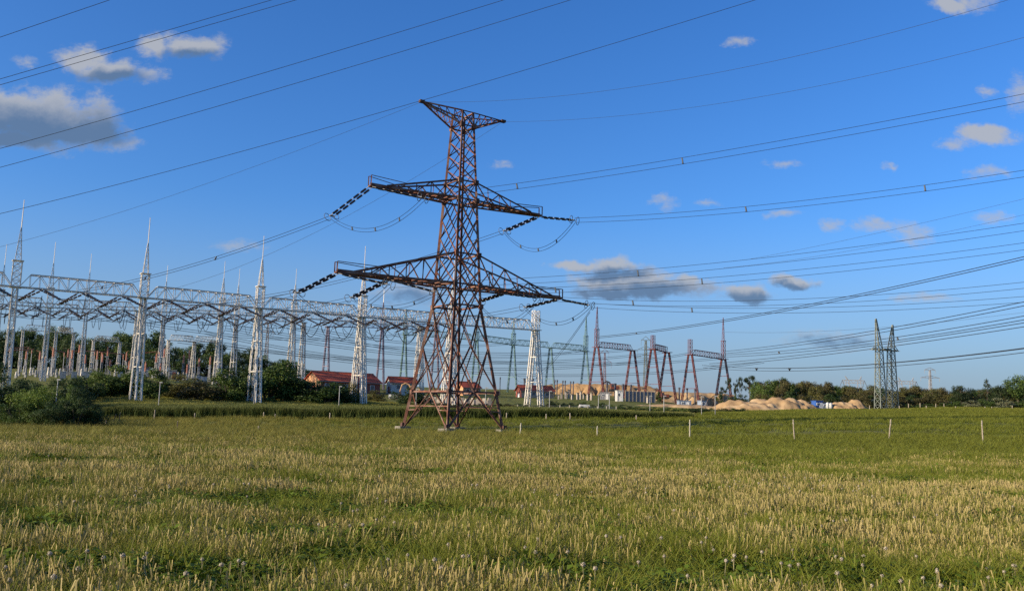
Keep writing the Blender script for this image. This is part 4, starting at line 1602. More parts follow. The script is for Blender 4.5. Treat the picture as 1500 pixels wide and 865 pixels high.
# ------------------------------------------------------------------ trees and shrubs
def leaf_mat(name, c1, c2, c3):
    m = bpy.data.materials.new(name)
    m.use_nodes = True
    nt = m.node_tree
    b = nt.nodes['Principled BSDF']
    b.inputs['Roughness'].default_value = .6
    b.inputs['Specular IOR Level'].default_value = .25
    at_ = nt.nodes.new('ShaderNodeAttribute')
    at_.attribute_name = 'tint'
    oi = nt.nodes.new('ShaderNodeObjectInfo')
    rp = nt.nodes.new('ShaderNodeValToRGB')
    rp.color_ramp.elements[0].color = (*c1, 1)
    rp.color_ramp.elements[1].color = (*c3, 1)
    e = rp.color_ramp.elements.new(.5)
    e.color = (*c2, 1)
    ad = nt.nodes.new('ShaderNodeMath')
    ad.operation = 'MULTIPLY_ADD'
    ad.inputs[1].default_value = .35
    sb = nt.nodes.new('ShaderNodeMath')
    sb.operation = 'MULTIPLY_ADD'
    sb.inputs[1].default_value = 1.0
    sb.inputs[2].default_value = -.17
    nt.links.new(at_.outputs['Fac'], sb.inputs[0])
    nt.links.new(oi.outputs['Random'], ad.inputs[0])
    nt.links.new(sb.outputs[0], ad.inputs[2])
    nt.links.new(ad.outputs[0], rp.inputs[0])
    nt.links.new(rp.outputs[0], b.inputs['Base Color'])
    tr = nt.nodes.new('ShaderNodeBsdfTranslucent')
    nt.links.new(rp.outputs[0], tr.inputs['Color'])
    mx = nt.nodes.new('ShaderNodeMixShader')
    mx.inputs[0].default_value = .28
    nt.links.new(b.outputs[0], mx.inputs[1])
    nt.links.new(tr.outputs[0], mx.inputs[2])
    nt.links.new(mx.outputs[0], nt.nodes['Material Output'].inputs['Surface'])
    MATS[name] = m


leaf_mat('leaf_dark', (.020, .038, .011), (.038, .066, .016), (.068, .10, .024))
leaf_mat('leaf_mid', (.034, .062, .013), (.066, .108, .02), (.115, .155, .03))
leaf_mat('leaf_bright', (.055, .095, .013), (.10, .15, .02), (.17, .22, .035))
leaf_mat('leaf_olive', (.055, .058, .016), (.098, .096, .026), (.15, .138, .038))
leaf_mat('leaf_brown', (.05, .046, .017), (.088, .078, .027), (.128, .112, .04))
leaf_mat('leaf_pale', (.12, .13, .06), (.20, .21, .11), (.28, .29, .16))
leaf_mat('leaf_pine', (.016, .029, .012), (.030, .048, .018), (.055, .075, .027))


def crown_mesh(name, seed, nleaf, leaf, shape='round', clumps=26):
    """Crown in a unit box: height 0..1, radius about .5; leaf size relative to it."""
    g = np.random.default_rng(seed)
    C, Rr = [], []
    while len(C) < clumps:
        u = g.random(3) * 2 - 1
        if shape == 'round':
            r_ = np.linalg.norm(u)
            if r_ > 1 or r_ < .35:
                continue
            c = np.array([u[0] * .40, u[1] * .40, .60 + u[2] * .34])
            rad = g.uniform(.09, .19)
        elif shape == 'shrub':
            if np.linalg.norm(u) > 1 or u[2] < -.9:
                continue
            c = np.array([u[0] * .43, u[1] * .43, .40 + u[2] * .42 + .08 * g.normal()])
            rad = g.uniform(.07, .20)
        elif shape == 'tall':
            if np.linalg.norm(u) > 1:
                continue
            c = np.array([u[0] * .30, u[1] * .30, .56 + u[2] * .38])
            rad = g.uniform(.07, .15)
        elif shape == 'cone':
            z = g.random() ** 1.3
            a = g.random() * 6.283
            rr = .40 * (1 - z) * g.uniform(.6, 1.0) + .02
            c = np.array([rr * math.cos(a), rr * math.sin(a), .10 + z * .86])
            rad = .05 + .09 * (1 - z)
        else:                                         # pine: flat plates high on the stem
            a = g.random() * 6.283
            rr = g.random() ** .5 * .34
            c = np.array([rr * math.cos(a), rr * math.sin(a), .62 + g.random() * .34 - rr * .25])
            rad = g.uniform(.07, .14)
        C.append(c)
        Rr.append(rad)
    C, Rr = np.array(C), np.array(Rr)
    k = g.choice(len(C), nleaf, p=Rr ** 2 / (Rr ** 2).sum())
    d = g.normal(size=(nleaf, 3))
    d /= np.linalg.norm(d, axis=1, keepdims=True)
    rr = g.random(nleaf) ** .45
    flat = np.array([1, 1, .55 if shape == 'pine' else .85])
    pos = C[k] + d * (Rr[k] * rr)[:, None] * flat
    pos += g.normal(size=(nleaf, 3)) * .012
    pos[:, 2] = np.maximum(pos[:, 2], .0)
    nrm = d * .7 + g.normal(size=(nleaf, 3)) * .55 + np.array([0, 0, .25])
    nrm /= np.linalg.norm(nrm, axis=1, keepdims=True)
    t = np.cross(nrm, g.normal(size=(nleaf, 3)))
    t /= np.linalg.norm(t, axis=1, keepdims=True) + 1e-9
    b = np.cross(nrm, t)
    s = leaf * g.uniform(.6, 1.4, nleaf)[:, None]
    v = np.stack([pos - t * s, pos + b * s * .55, pos + t * s, pos - b * s * .55], 1).reshape(-1, 3)
    f = np.arange(nleaf * 4).reshape(-1, 4)
    me = np_mesh(name, v, f, False)
    tint = np.clip(g.normal(.5, .2, nleaf) + (g.random(len(C))[k] - .5) * .5, 0, 1)
    at_ = me.attributes.new('tint', 'FLOAT', 'FACE')
    at_.data.foreach_set('value', tint.astype(np.float32))
    return me


def trunk_mesh(name, seed, shape):
    g = random.Random(seed)
    mb = MB()
    top = {'round': .72, 'shrub': .5, 'tall': .85, 'cone': .95, 'pine': .9}[shape]
    r0 = {'round': .03, 'shrub': .018, 'tall': .022, 'cone': .022, 'pine': .02}[shape]
    if shape == 'shrub':
        for k in range(6):
            a = k * 1.05 + g.random()
            mb.tube([(0.02 * math.cos(a), .02 * math.sin(a), -.05), (.12 * math.cos(a), .12 * math.sin(a), .25), (.25 * math.cos(a), .25 * math.sin(a), .55)], [r0, r0 * .7, r0 * .3], 5)
        return mb.mesh(name)
    pts = [(g.uniform(-.012, .012) * i, g.uniform(-.012, .012) * i, -.05 + (top + .05) * i / 5) for i in range(6)]
    mb.tube(pts, [r0 * (1.15 - .17 * i) for i in range(6)], 7)
    for k in range(9):
        z = top * (.4 + .06 * k)
        a = k * 2.4 + g.random()
        l = .30 * (1 - .04 * k) * (1.0 if shape != 'cone' else .7)
        p = Vector(pts[2]).lerp(Vector(pts[5]), max(0, (z / top - .4) / .6))
        mb.tube([p, p + Vector((l * .5 * math.cos(a), l * .5 * math.sin(a), .07)), p + Vector((l * math.cos(a), l * math.sin(a), .17 if shape != 'cone' else .02))], [r0 * .5, r0 * .33, r0 * .12], 5)
    return mb.mesh(name)


TR = {}
for shape, n, leaf, cl, nv_ in (('round', 4200, .022, 34, 4), ('tall', 3600, .020, 30, 4), ('shrub', 3600, .026, 30, 4), ('cone', 3200, .020, 60, 2), ('pine', 1900, .020, 20, 3)):
    for k in range(nv_):
        s = 100 + 10 * len(TR) + k
        TR[shape, k] = (crown_mesh('crown', s, n, leaf, shape, cl), trunk_mesh('trunk', s, shape))
for k in range(4):      # finer leaves for the near bushes
    TR['bush', k] = (crown_mesh('crown', 300 + k, 13000, .0135, 'shrub', 30), trunk_mesh('trunk', 300 + k, 'shrub'))
COUNT = {}


def tree(label, px, Y, top, wpx, shape, leaf, group=None, cat='tree', dz=0.0, bark='bark'):
    nvar = sum(1 for q in TR if q[0] == shape)
    i = COUNT.get(shape, 0)
    COUNT[shape] = i + 1
    cm, tm = TR[shape, i % nvar]
    p = on_ground(px, Y, dz)
    H = max(.8, at(px, top, Y).z - p.z)
    W = wpx * Y / F
    root = empty({'shrub': 'shrub', 'bush': 'bush', 'pine': 'pine_tree', 'cone': 'conifer_tree'}.get(shape, 'broadleaf_tree'), p, i * 1.7)
    tag(root, label, cat, group)
    sw = W / (.70 if shape == 'tall' else .92 if shape in ('shrub', 'bush', 'round') else .78)
    for nm, me, mt in (('crown', cm, leaf), ('trunk', tm, bark)):
        o = ob(nm, me, MATS[mt], root)
        o.scale = (sw, sw, H * {'shrub': 1.12, 'bush': 1.14}.get(shape, 1.02))
    return root


BUSH = [(-48, 92, 545, 95, 'leaf_dark', 'dark bush at the extreme left edge'), (10, 92, 548, 92, 'leaf_dark', 'tall green bush at the left edge before the white column'), (58, 88, 562, 84, 'leaf_bright', 'yellow green sunlit bush in the middle of the left thicket'),  # sunlit bush: the light on it is put into brighter leaf colour
        (28, 86, 584, 76, 'leaf_mid', 'low front bush of the left thicket'), (80, 85, 586, 64, 'leaf_dark', 'dark low bush right of the low front bush'), (110, 86, 578, 60, 'leaf_dark', 'rounded dark bush near the right end of the thicket'),
        (136, 87, 590, 48, 'leaf_dark', 'small dark bush closing the thicket on the right'), (38, 106, 552, 66, 'leaf_dark', 'dark bush behind the thicket, left of the lamp post'), (84, 108, 556, 70, 'leaf_dark', 'wide dark bush behind the thicket at the lamp post'),
        (98, 100, 573, 34, 'leaf_bright', 'bright leafy sprig right of the lamp post'), (118, 110, 570, 40, 'leaf_dark', 'dark bush behind the thicket near the crop corner')]
for px, Y, t, w, lf, lb in BUSH:
    tree(lb, px, Y, t, w, 'bush', lf, 'thicket at the left edge', 'bush')
ROW = [(104, 140, 558, 40, 'leaf_dark'), (122, 146, 554, 42, 'leaf_dark'), (138, 150, 550, 40, 'leaf_mid'), (150, 158, 546, 46, 'leaf_mid'), (176, 160, 540, 52, 'leaf_mid'), (200, 162, 553, 40, 'leaf_dark'), (222, 152, 545, 36, 'leaf_mid'), (246, 160, 562, 46, 'leaf_olive'), (270, 160, 553, 48, 'leaf_olive'), (292, 156, 562, 44, 'leaf_brown'),
       (315, 162, 556, 46, 'leaf_dark'), (334, 160, 547, 44, 'leaf_mid'), (354, 162, 545, 44, 'leaf_dark'), (392, 166, 536, 56, 'leaf_mid'), (416, 168, 534, 50, 'leaf_mid'), (438, 168, 554, 46, 'leaf_dark'), (456, 166, 561, 50, 'leaf_dark'),
       (478, 166, 562, 46, 'leaf_mid'), (500, 168, 567, 40, 'leaf_dark'), (516, 172, 566, 28, 'leaf_olive'), (553, 190, 576, 30, 'leaf_olive'), (594, 182, 570, 40, 'leaf_dark'), (618, 184, 580, 26, 'leaf_dark')]
TONE = {'leaf_mid': 'green', 'leaf_dark': 'dark green', 'leaf_olive': 'olive', 'leaf_brown': 'brownish', 'leaf_bright': 'bright green', 'leaf_pale': 'pale'}
ORD2 = ORD + ['nineteenth', 'twentieth'] + ['%dth' % i for i in range(21, 60)]
for k, (px, Y, t, w, lf) in enumerate(ROW):
    tree('%s shrub, %s from the left in the row behind the crop' % (TONE[lf], ORD2[k]), px, Y, t - 4, w * 1.35, 'shrub', lf, 'shrub row behind the crop', 'shrub')
for k in range(len(ROW) - 4):
    px, Y, t, w, lf = ROW[k]
    if 360 < px < 385 or px > 505:
        continue
    tree('low dark filler shrub, %s from the left, set behind the shrub row' % ORD2[k], px + 11, Y + 9, t + 5, w * 1.2, 'shrub', 'leaf_dark', 'filler shrubs behind the shrub row', 'shrub')
# wood on the rise behind the switchyard
k = 0
tops = [(-60, 478), (20, 482), (60, 478), (110, 482), (150, 490), (180, 482), (220, 485), (250, 500), (275, 503), (300, 498), (335, 505), (360, 512), (400, 522), (430, 530), (470, 542), (520, 552)]
for px in range(-64, 500, 17):
    t = float(np.interp(px, [a for a, b_ in tops], [b_ for a, b_ in tops])) + random.uniform(-3, 6)
    tree('dark tree, %s from the left in the wood behind the switchyard' % ORD2[k], px + random.uniform(-4, 4), 355 + random.uniform(-18, 18), t, random.uniform(30, 42), ('round', 'tall')[k % 2], ('leaf_dark', 'leaf_dark', 'leaf_mid')[k % 3], 'wood behind the switchyard')
    k += 1
for px in range(-56, 440, 24):
    t = float(np.interp(px, [a for a, b_ in tops], [b_ for a, b_ in tops])) + 20
    tree('low understorey tree, %s from the left at the front of the wood behind the switchyard' % ORD2[(px + 56) // 24], px + random.uniform(-5, 5), 312 + random.uniform(-8, 8), t, random.uniform(40, 54), 'shrub', 'leaf_dark', 'front trees of the wood behind the switchyard')
# right hand wood
rt_ = [(1096, 556), (1112, 555), (1128, 552), (1150, 552), (1180, 557), (1210, 560), (1240, 563), (1270, 566), (1310, 569), (1345, 566), (1380, 567), (1400, 569), (1500, 568), (1600, 560)]
k = 0
for px in range(1108, 1600, 13):
    t = float(np.interp(px, [a for a, b_ in rt_], [b_ for a, b_ in rt_])) + random.uniform(-2, 5)
    lf = 'leaf_mid' if px < 1135 else ('leaf_olive', 'leaf_brown', 'leaf_olive', 'leaf_brown', 'leaf_mid')[k % 5]
    if px > 1395:
        lf = ('leaf_dark', 'leaf_mid', 'leaf_olive')[k % 3]
    tree('%s tree, %s from the left in the front row of the right hand wood' % (TONE[lf], ORD2[k]), px + random.uniform(-3, 3), 262 + random.uniform(-8, 10), t, random.uniform(22, 30), 'tall' if k % 3 else 'round', lf, 'right hand wood')
    k += 1
for j, px in enumerate(range(1116, 1600, 16)):
    t = float(np.interp(px, [a for a, b_ in rt_], [b_ for a, b_ in rt_])) + random.uniform(-3, 2)
    tree('tree in the back row of the right hand wood, %s from the left' % ORD2[j], px, 290 + random.uniform(-6, 10), t, 26, 'tall', ('leaf_brown', 'leaf_olive', 'leaf_dark')[j % 3], 'back row of the right hand wood')
for j, px in enumerate(range(1112, 1600, 15)):
    tree('brushy undergrowth bush, %s from the left at the foot of the right hand wood' % ORD2[j], px, 250 + random.uniform(-4, 4), 577 + random.uniform(-4, 5), 30, 'shrub', ('leaf_brown', 'leaf_olive', 'leaf_brown', 'leaf_dark')[j % 4], 'undergrowth of the right hand wood', 'bush')
tree('dark pine left of the tall conifer at the right', 1409, 246, 563, 36, 'round', 'leaf_pine')
tree('dark pointed conifer standing out near the right edge', 1447, 244, 555, 26, 'cone', 'leaf_pine')
tree('broad dark pine right of the pointed conifer', 1468, 242, 562, 34, 'round', 'leaf_pine')
tree('large green rounded tree at the right edge of the picture', 1492, 240, 551, 44, 'round', 'leaf_mid')
tree('broad green tree just outside the right edge', 1535, 240, 549, 50, 'round', 'leaf_olive')
EDGE = [(1385, 206, 590, 30, 'leaf_mid'), (1402, 206, 587, 26, 'leaf_mid'), (1424, 204, 586, 26, 'leaf_pale'), (1446, 204, 585, 30, 'leaf_mid'), (1468, 202, 583, 34, 'leaf_pale'), (1492, 203, 587, 26, 'leaf_mid'), (1360, 208, 591, 30, 'leaf_mid'), (1335, 208, 592, 26, 'leaf_mid'), (1515, 203, 584, 34, 'leaf_mid'), (1305, 212, 592, 18, 'leaf_olive')]
names = {1424: 'pale silvery willow shrub left of the dark green shrub at the field edge', 1468: 'larger pale silvery willow shrub near the right edge', 1446: 'dense green shrub between the two silvery willow shrubs'}
for px, Y, t, w, lf in EDGE:
    tree(names.get(px, 'low green shrub at the far field edge, %s' % {1385: 'left of the dark pine', 1402: 'below the dark pine', 1492: 'right of the larger silvery willow', 1360: 'in front of the brown wood', 1335: 'right of the twin green masts', 1515: 'beyond the right edge', 1305: 'at the foot of the twin green masts'}.get(px, '')), px, Y, t, w, 'shrub', lf, 'shrubs at the far field edge', 'shrub')
PINES = [(1068, 552, 10), (1078, 559, 9), (1083.5, 551, 11), (1098, 549, 20), (1107, 557, 14), (1059, 566, 12)]
for k, (px, t, w) in enumerate(PINES):
    tree('thin pine with a tufted top, %s' % ('second from left in the pine group', 'third from left in the pine group', 'fourth from left in the pine group', 'broad topped in the pine group', 'joined to the wood', 'leftmost beside the red portal')[k], px, 300, t, w, 'pine', 'leaf_pine', 'thin pines left of the wood', bark='bark_pine')
for k, (px, t, w) in enumerate(((1055, 578, 14), (1072, 582, 20), (1090, 578, 22), (1104, 574, 20), (965, 574, 12), (1078, 577, 12))):
    tree('dark low bush %s' % ('behind the sand bank at the red portal', 'below the thin pines on the left', 'below the thin pines on the right', 'at the left end of the wood', 'by the brown excavator', 'between the thin pines')[k], px, 285, t, w, 'shrub', 'leaf_dark', 'dark bushes around the thin pines', 'bush')
# dark brambles between the crop and the building site
k = 0
for px in list(range(812, 1098, 12)):
    py = float(np.interp(px, [812, 880, 940, 1000, 1095], [588, 590, 597, 599.5, 599]))
    tree('low bramble, %s from the left in the strip before the building site' % ORD2[k], px + random.uniform(-3, 3), float(np.interp(px, [812, 900, 1000, 1095], [190, 172, 150, 160])), py + random.uniform(-1.5, 1.5), random.uniform(20, 28), 'shrub', ('leaf_dark', 'leaf_mid', 'leaf_dark')[k % 3], 'bramble strip before the building site', 'bush')
    k += 1
for j, px in enumerate(range(640, 812, 15)):
    tree('low dark bramble under the pale blocks, %s from the left' % ORD2[j], px, 176, 592 + random.uniform(-1, 3), 22, 'shrub', ('leaf_dark', 'leaf_brown')[j % 2], 'brambles under the pale blocks', 'bush')

# ------------------------------------------------------------------ meadow
def blades(seed, n, rad, hlo, hhi, w, bend, seg=3, tip=0.12, splay=.35, head=None, headw=0.0):
    """Tuft of curved tapering blades; attribute h runs 0..1 along each blade, bt is random per blade."""
    g = np.random.default_rng(seed)
    V, Fq, Hh, Bt = [], [], [], []
    for i in range(n):
        a, r_ = g.random() * 6.283, rad * math.sqrt(g.random())
        x0, y0 = r_ * math.cos(a), r_ * math.sin(a)
        d = g.random() * 6.283
        ln = abs(g.normal(0, splay))
        H = g.uniform(hlo, hhi)
        bd = bend * g.uniform(.3, 1.2)
        fa = g.random() * 3.1416
        wx, wy = math.cos(fa) * w / 2, math.sin(fa) * w / 2
        b0 = len(V)
        bt = g.random()
        for k in range(seg + 1):
            t = k / seg
            hx = (ln * t + bd * t * t) * H
            z = H * t * (1 - .25 * bd * t)
            ww = (1 - t) ** .7 * (1 - tip) + tip
            if head and k == seg:
                ww = headw
            V += [(x0 + math.cos(d) * hx - wx * ww, y0 + math.sin(d) * hx - wy * ww, z), (x0 + math.cos(d) * hx + wx * ww, y0 + math.sin(d) * hx + wy * ww, z)]
            Hh += [t, t]
            Bt += [bt, bt]
            if k:
                q = b0 + 2 * k
                Fq.append((q - 2, q - 1, q + 1, q))
    me = np_mesh('tuft', V, Fq, True)
    for nm, dat in (('h', Hh), ('bt', Bt)):
        a_ = me.attributes.new(nm, 'FLOAT', 'POINT')
        a_.data.foreach_set('value', np.array(dat, np.float32))
    return me


def herb(seed, n, rad, hh, sz):
    g = np.random.default_rng(seed)
    V, Fq, Hh, Bt = [], [], [], []
    for i in range(n):
        a, r_ = g.random() * 6.283, rad * math.sqrt(g.random())
        p = np.array([r_ * math.cos(a), r_ * math.sin(a), g.uniform(.25, 1) * hh])
        d = np.array([math.cos(a + g.normal(0, .6)), math.sin(a + g.normal(0, .6)), g.normal(.2, .35)])
        d /= np.linalg.norm(d)
        s = np.cross(d, [0, 0, 1.0])
        s /= np.linalg.norm(s) + 1e-6
        L, W = sz * g.uniform(.7, 1.4), sz * g.uniform(.25, .45)
        b0 = len(V)
        V += [p, p + d * L * .45 + s * W, p + d * L + np.array([0, 0, -.25 * L]), p + d * L * .45 - s * W]
        Hh += [.3, .7, 1, .7]
        Bt += [g.random()] * 4
        Fq.append((b0, b0 + 1, b0 + 2, b0 + 3))
    me = np_mesh('herb', V, Fq, True)
    for nm, dat in (('h', Hh), ('bt', Bt)):
        a_ = me.attributes.new(nm, 'FLOAT', 'POINT')
        a_.data.foreach_set('value', np.array(dat, np.float32))
    return me


def grass_mat(name, low, mid, high, tip, tipamt=.6, trans=.25):
    m = bpy.data.materials.new(name)
    m.use_nodes = True
    nt = m.node_tree
    b = nt.nodes['Principled BSDF']
    b.inputs['Roughness'].default_value = .65
    b.inputs['Specular IOR Level'].default_value = .2

    def attr(nm, typ):
        a = nt.nodes.new('ShaderNodeAttribute')
        a.attribute_type = typ
        a.attribute_name = nm
        return a.outputs['Fac']
    ti, bt, h = attr('tint', 'INSTANCER'), attr('bt', 'GEOMETRY'), attr('h', 'GEOMETRY')
    ad = nt.nodes.new('ShaderNodeMath')
    ad.operation = 'MULTIPLY_ADD'
    nt.links.new(bt, ad.inputs[0])
    ad.inputs[1].default_value = .5
    s2 = nt.nodes.new('ShaderNodeMath')
    s2.operation = 'MULTIPLY'
    nt.links.new(ti, s2.inputs[0])
    s2.inputs[1].default_value = .5
    nt.links.new(s2.outputs[0], ad.inputs[2])
    rp = nt.nodes.new('ShaderNodeValToRGB')
    rp.color_ramp.elements[0].color = (*low, 1)
    rp.color_ramp.elements[1].color = (*high, 1)
    e = rp.color_ramp.elements.new(.5)
    e.color = (*mid, 1)
    nt.links.new(ad.outputs[0], rp.inputs[0])
    mr_ = nt.nodes.new('ShaderNodeMapRange')
    mr_.inputs[1].default_value, mr_.inputs[2].default_value = .55, 1.0
    mr_.inputs[4].default_value = tipamt
    nt.links.new(h, mr_.inputs[0])
    mx = nt.nodes.new('ShaderNodeMix')
    mx.data_type = 'RGBA'
    nt.links.new(mr_.outputs[0], mx.inputs['Factor'])
    nt.links.new(rp.outputs[0], mx.inputs['A'])
    mx.inputs['B'].default_value = (*tip, 1)
    nt.links.new(mx.outputs['Result'], b.inputs['Base Color'])
    tr = nt.nodes.new('ShaderNodeBsdfTranslucent')
    nt.links.new(mx.outputs['Result'], tr.inputs['Color'])
    ms = nt.nodes.new('ShaderNodeMixShader')
    ms.inputs[0].default_value = trans
    nt.links.new(b.outputs[0], ms.inputs[1])
    nt.links.new(tr.outputs[0], ms.inputs[2])
    nt.links.new(ms.outputs[0], nt.nodes['Material Output'].inputs['Surface'])
    MATS[name] = m


grass_mat('grass_green', (.078, .114, .008), (.132, .158, .013), (.20, .20, .024), (.245, .215, .04), .4)
grass_mat('grass_straw', (.165, .15, .04), (.285, .232, .075), (.42, .32, .15), (.36, .28, .115), .5, .2)
grass_mat('grass_herb', (.048, .086, .006), (.082, .128, .010), (.125, .17, .018), (.13, .17, .018), .3)
grass_mat('grass_haze', (.135, .134, .022), (.18, .168, .028), (.22, .196, .04), (.23, .196, .05), .5)
grass_mat('grass_field', (.088, .108, .010), (.124, .14, .015), (.165, .17, .022), (.185, .176, .03), .4)
grass_mat('grass_strip', (.16, .165, .03), (.21, .205, .04), (.26, .24, .06), (.28, .25, .075), .5)  # short mown grass; its sunlit look is put into the paler colour
grass_mat('grass_crop', (.045, .068, .015), (.07, .096, .02), (.10, .12, .03), (.15, .15, .045), .5)


def proto(name, me, mat):
    me.materials.append(MATS[mat])
    return bpy.data.objects.new(name, me)        # never linked: only instanced


def scatter(name, label, protos, pos, rotz, tilt, scale, zscale, tint, vi):
    """One object whose points carry instances of the tufts."""
    me = bpy.data.meshes.new(name)
    n = len(pos)
    me.vertices.add(n)
    me.vertices.foreach_set('co', np.asarray(pos, np.float32).ravel())
    for nm, typ, dat in (('tint', 'FLOAT', tint), ('vi', 'INT', vi)):
        a = me.attributes.new(nm, typ, 'POINT')
        a.data.foreach_set('value', np.asarray(dat, np.float32 if typ == 'FLOAT' else np.int32))
    a = me.attributes.new('rot', 'FLOAT_VECTOR', 'POINT')
    a.data.foreach_set('vector', np.stack([tilt[:, 0], tilt[:, 1], rotz], 1).astype(np.float32).ravel())
    a = me.attributes.new('scl', 'FLOAT_VECTOR', 'POINT')
    a.data.foreach_set('vector', np.stack([scale, scale, zscale], 1).astype(np.float32).ravel())
    o = ob(name, me)
    tag(o, label, None, None, 'stuff')
    ng = bpy.data.node_groups.new('scatter_' + name, 'GeometryNodeTree')
    ng.interface.new_socket('Geometry', in_out='INPUT', socket_type='NodeSocketGeometry')
    ng.interface.new_socket('Geometry', in_out='OUTPUT', socket_type='NodeSocketGeometry')
    gi, go = ng.nodes.new('NodeGroupInput'), ng.nodes.new('NodeGroupOutput')
    jn = ng.nodes.new('GeometryNodeGeometryToInstance')
    for p in reversed(protos):
        oi = ng.nodes.new('GeometryNodeObjectInfo')
        oi.inputs['Object'].default_value = p
        ng.links.new(oi.outputs['Geometry'], jn.inputs[0])
    ip = ng.nodes.new('GeometryNodeInstanceOnPoints')
    ng.links.new(gi.outputs[0], ip.inputs['Points'])
    ng.links.new(jn.outputs[0], ip.inputs['Instance'])
    ip.inputs['Pick Instance'].default_value = True

    def na(nm, typ):
        q = ng.nodes.new('GeometryNodeInputNamedAttribute')
        q.data_type = typ
        q.inputs['Name'].default_value = nm
        return q.outputs['Attribute']
    ng.links.new(na('vi', 'INT'), ip.inputs['Instance Index'])
    er = ng.nodes.new('FunctionNodeEulerToRotation')
    ng.links.new(na('rot', 'FLOAT_VECTOR'), er.inputs[0])
    ng.links.new(er.outputs[0], ip.inputs['Rotation'])
    ng.links.new(na('scl', 'FLOAT_VECTOR'), ip.inputs['Scale'])
    ng.links.new(ip.outputs[0], go.inputs[0])
    md = o.modifiers.new('scatter', 'NODES')
    md.node_group = ng
    return o


def field_points(y0, y1, dens, az=.67, g=RNG):
    n = int(dens * az * (y1 * y1 - y0 * y0))
    y = np.sqrt(g.random(n) * (y1 * y1 - y0 * y0) + y0 * y0)
    x = (g.random(n) * 2 - 1) * az * y
    return x, y


def col_of(x, y):
    """Approximate photo column of a ground point."""
    return CX + F * x / np.maximum(y, 1) + 4


def dryness(x, y):
    d = (fbm(x * .22 + 40, y * .42, 5, 4) - .5) + .55 * (fbm(x * 1.1 + 9, y * 1.5, 15, 3) - .5)
    band = np.interp(y, [5, 8, 11, 15, 20, 30, 38, 48, 62], [.42, .46, .52, .60, .62, .56, .34, .16, .08])
    px = col_of(x, y)
    band = band + np.interp(px, [0, 300, 900, 1500], [.10, .05, 0, -.04])
    band = band - np.where((px > 1000) & (y > 24), .22, 0) * np.clip((px - 1000) / 200, 0, 1)
    return band + d * 1.7


GRASS = [proto('tuft', blades(i, 60, .16, .10, .26, .0085, .7, 3), 'grass_green') for i in range(3)]
HERB = [proto('tuft', herb(20 + i, 60, .20, .11, .055), 'grass_herb') for i in range(2)]
STRAW = [proto('tuft', blades(40 + i, 24, .30, .10, .27, .0080, .14, 3, .75, .09, True, 1.1), 'grass_straw') for i in range(4)]
HAZE = [proto('tuft', blades(60 + i, 60, .34, .16, .40, .013, .6, 3), 'grass_haze') for i in range(2)]
FIELD = [proto('tuft', blades(80 + i, 46, .55, .15, .34, .032, .7, 2), 'grass_field') for i in range(2)]
STRIP = [proto('tuft', blades(84 + i, 46, .55, .12, .3, .035, .7, 2), 'grass_strip') for i in range(2)]
GREENF = [proto('tuft', blades(90 + i, 56, .34, .14, .32, .016, .6, 3), 'grass_field') for i in range(2)]


def lay(name, label, protos, x, y, smin, smax, tint, zmul=None, sink=.01):
    n = len(x)
    z = ground_z(x, y) - sink
    sc = RNG.uniform(smin, smax, n)
    zs = sc * RNG.uniform(.8, 1.2, n) * (1 if zmul is None else zmul)
    return scatter(name, label, protos, np.stack([x, y, z], 1), RNG.random(n) * 6.283, RNG.normal(0, .08, (n, 2)), sc, zs, np.clip(tint, 0, 1), RNG.integers(0, len(protos), n))


# near meadow: grass, herbs and straw share the ground by patches
parts = {'g': [], 'h': [], 's': [], 'z': [], 'f': []}
for y0, y1, dn in ((4.5, 12, 46), (12, 20, 34), (20, 34, 20), (34, 46, 10)):
    x, y = field_points(y0, y1, dn)
    d = dryness(x, y)
    lush = fbm(x * .7 + 7, y * 1.0 + 3, 21, 3)
    r_ = RNG.random(len(x))
    isg = r_ > np.clip(d * .45, 0, .5)
    ish = (lush > .56) & (RNG.random(len(x)) < .75)
    parts['h'].append((x[ish], y[ish], lush[ish]))
    k = isg & ~ish
    parts['g'].append((x[k], y[k], np.clip(.35 + d[k] * .5, 0, 1)))
    x, y = field_points(y0, y1, dn * 1.3)
    d = dryness(x, y)
    lush = fbm(x * .7 + 7, y * 1.0 + 3, 21, 3)
    k = (RNG.random(len(x)) < np.clip((d - .10) * 1.25, .06, .9)) & (lush < .585)
    parts['s'].append((x[k], y[k], np.clip(.2 + d[k] * .5 + RNG.normal(0, .15, k.sum()), 0, 1)))
x, y = field_points(33, 70, 5.5)
px = col_of(x, y)
gr = np.clip((px - 650) / 500, 0, 1) * .75 + (fbm(x * .1, y * .3, 33, 3) - .5) * 1.3
far_green = (gr > .35) & (y > 30)
keep = RNG.random(len(x)) < np.clip((y - 31) / 8, .2, 1)
parts['z'].append((x[~far_green & keep], y[~far_green & keep], RNG.random((~far_green & keep).sum())))
parts['f'].append((x[far_green & keep], y[far_green & keep], RNG.random((far_green & keep).sum())))
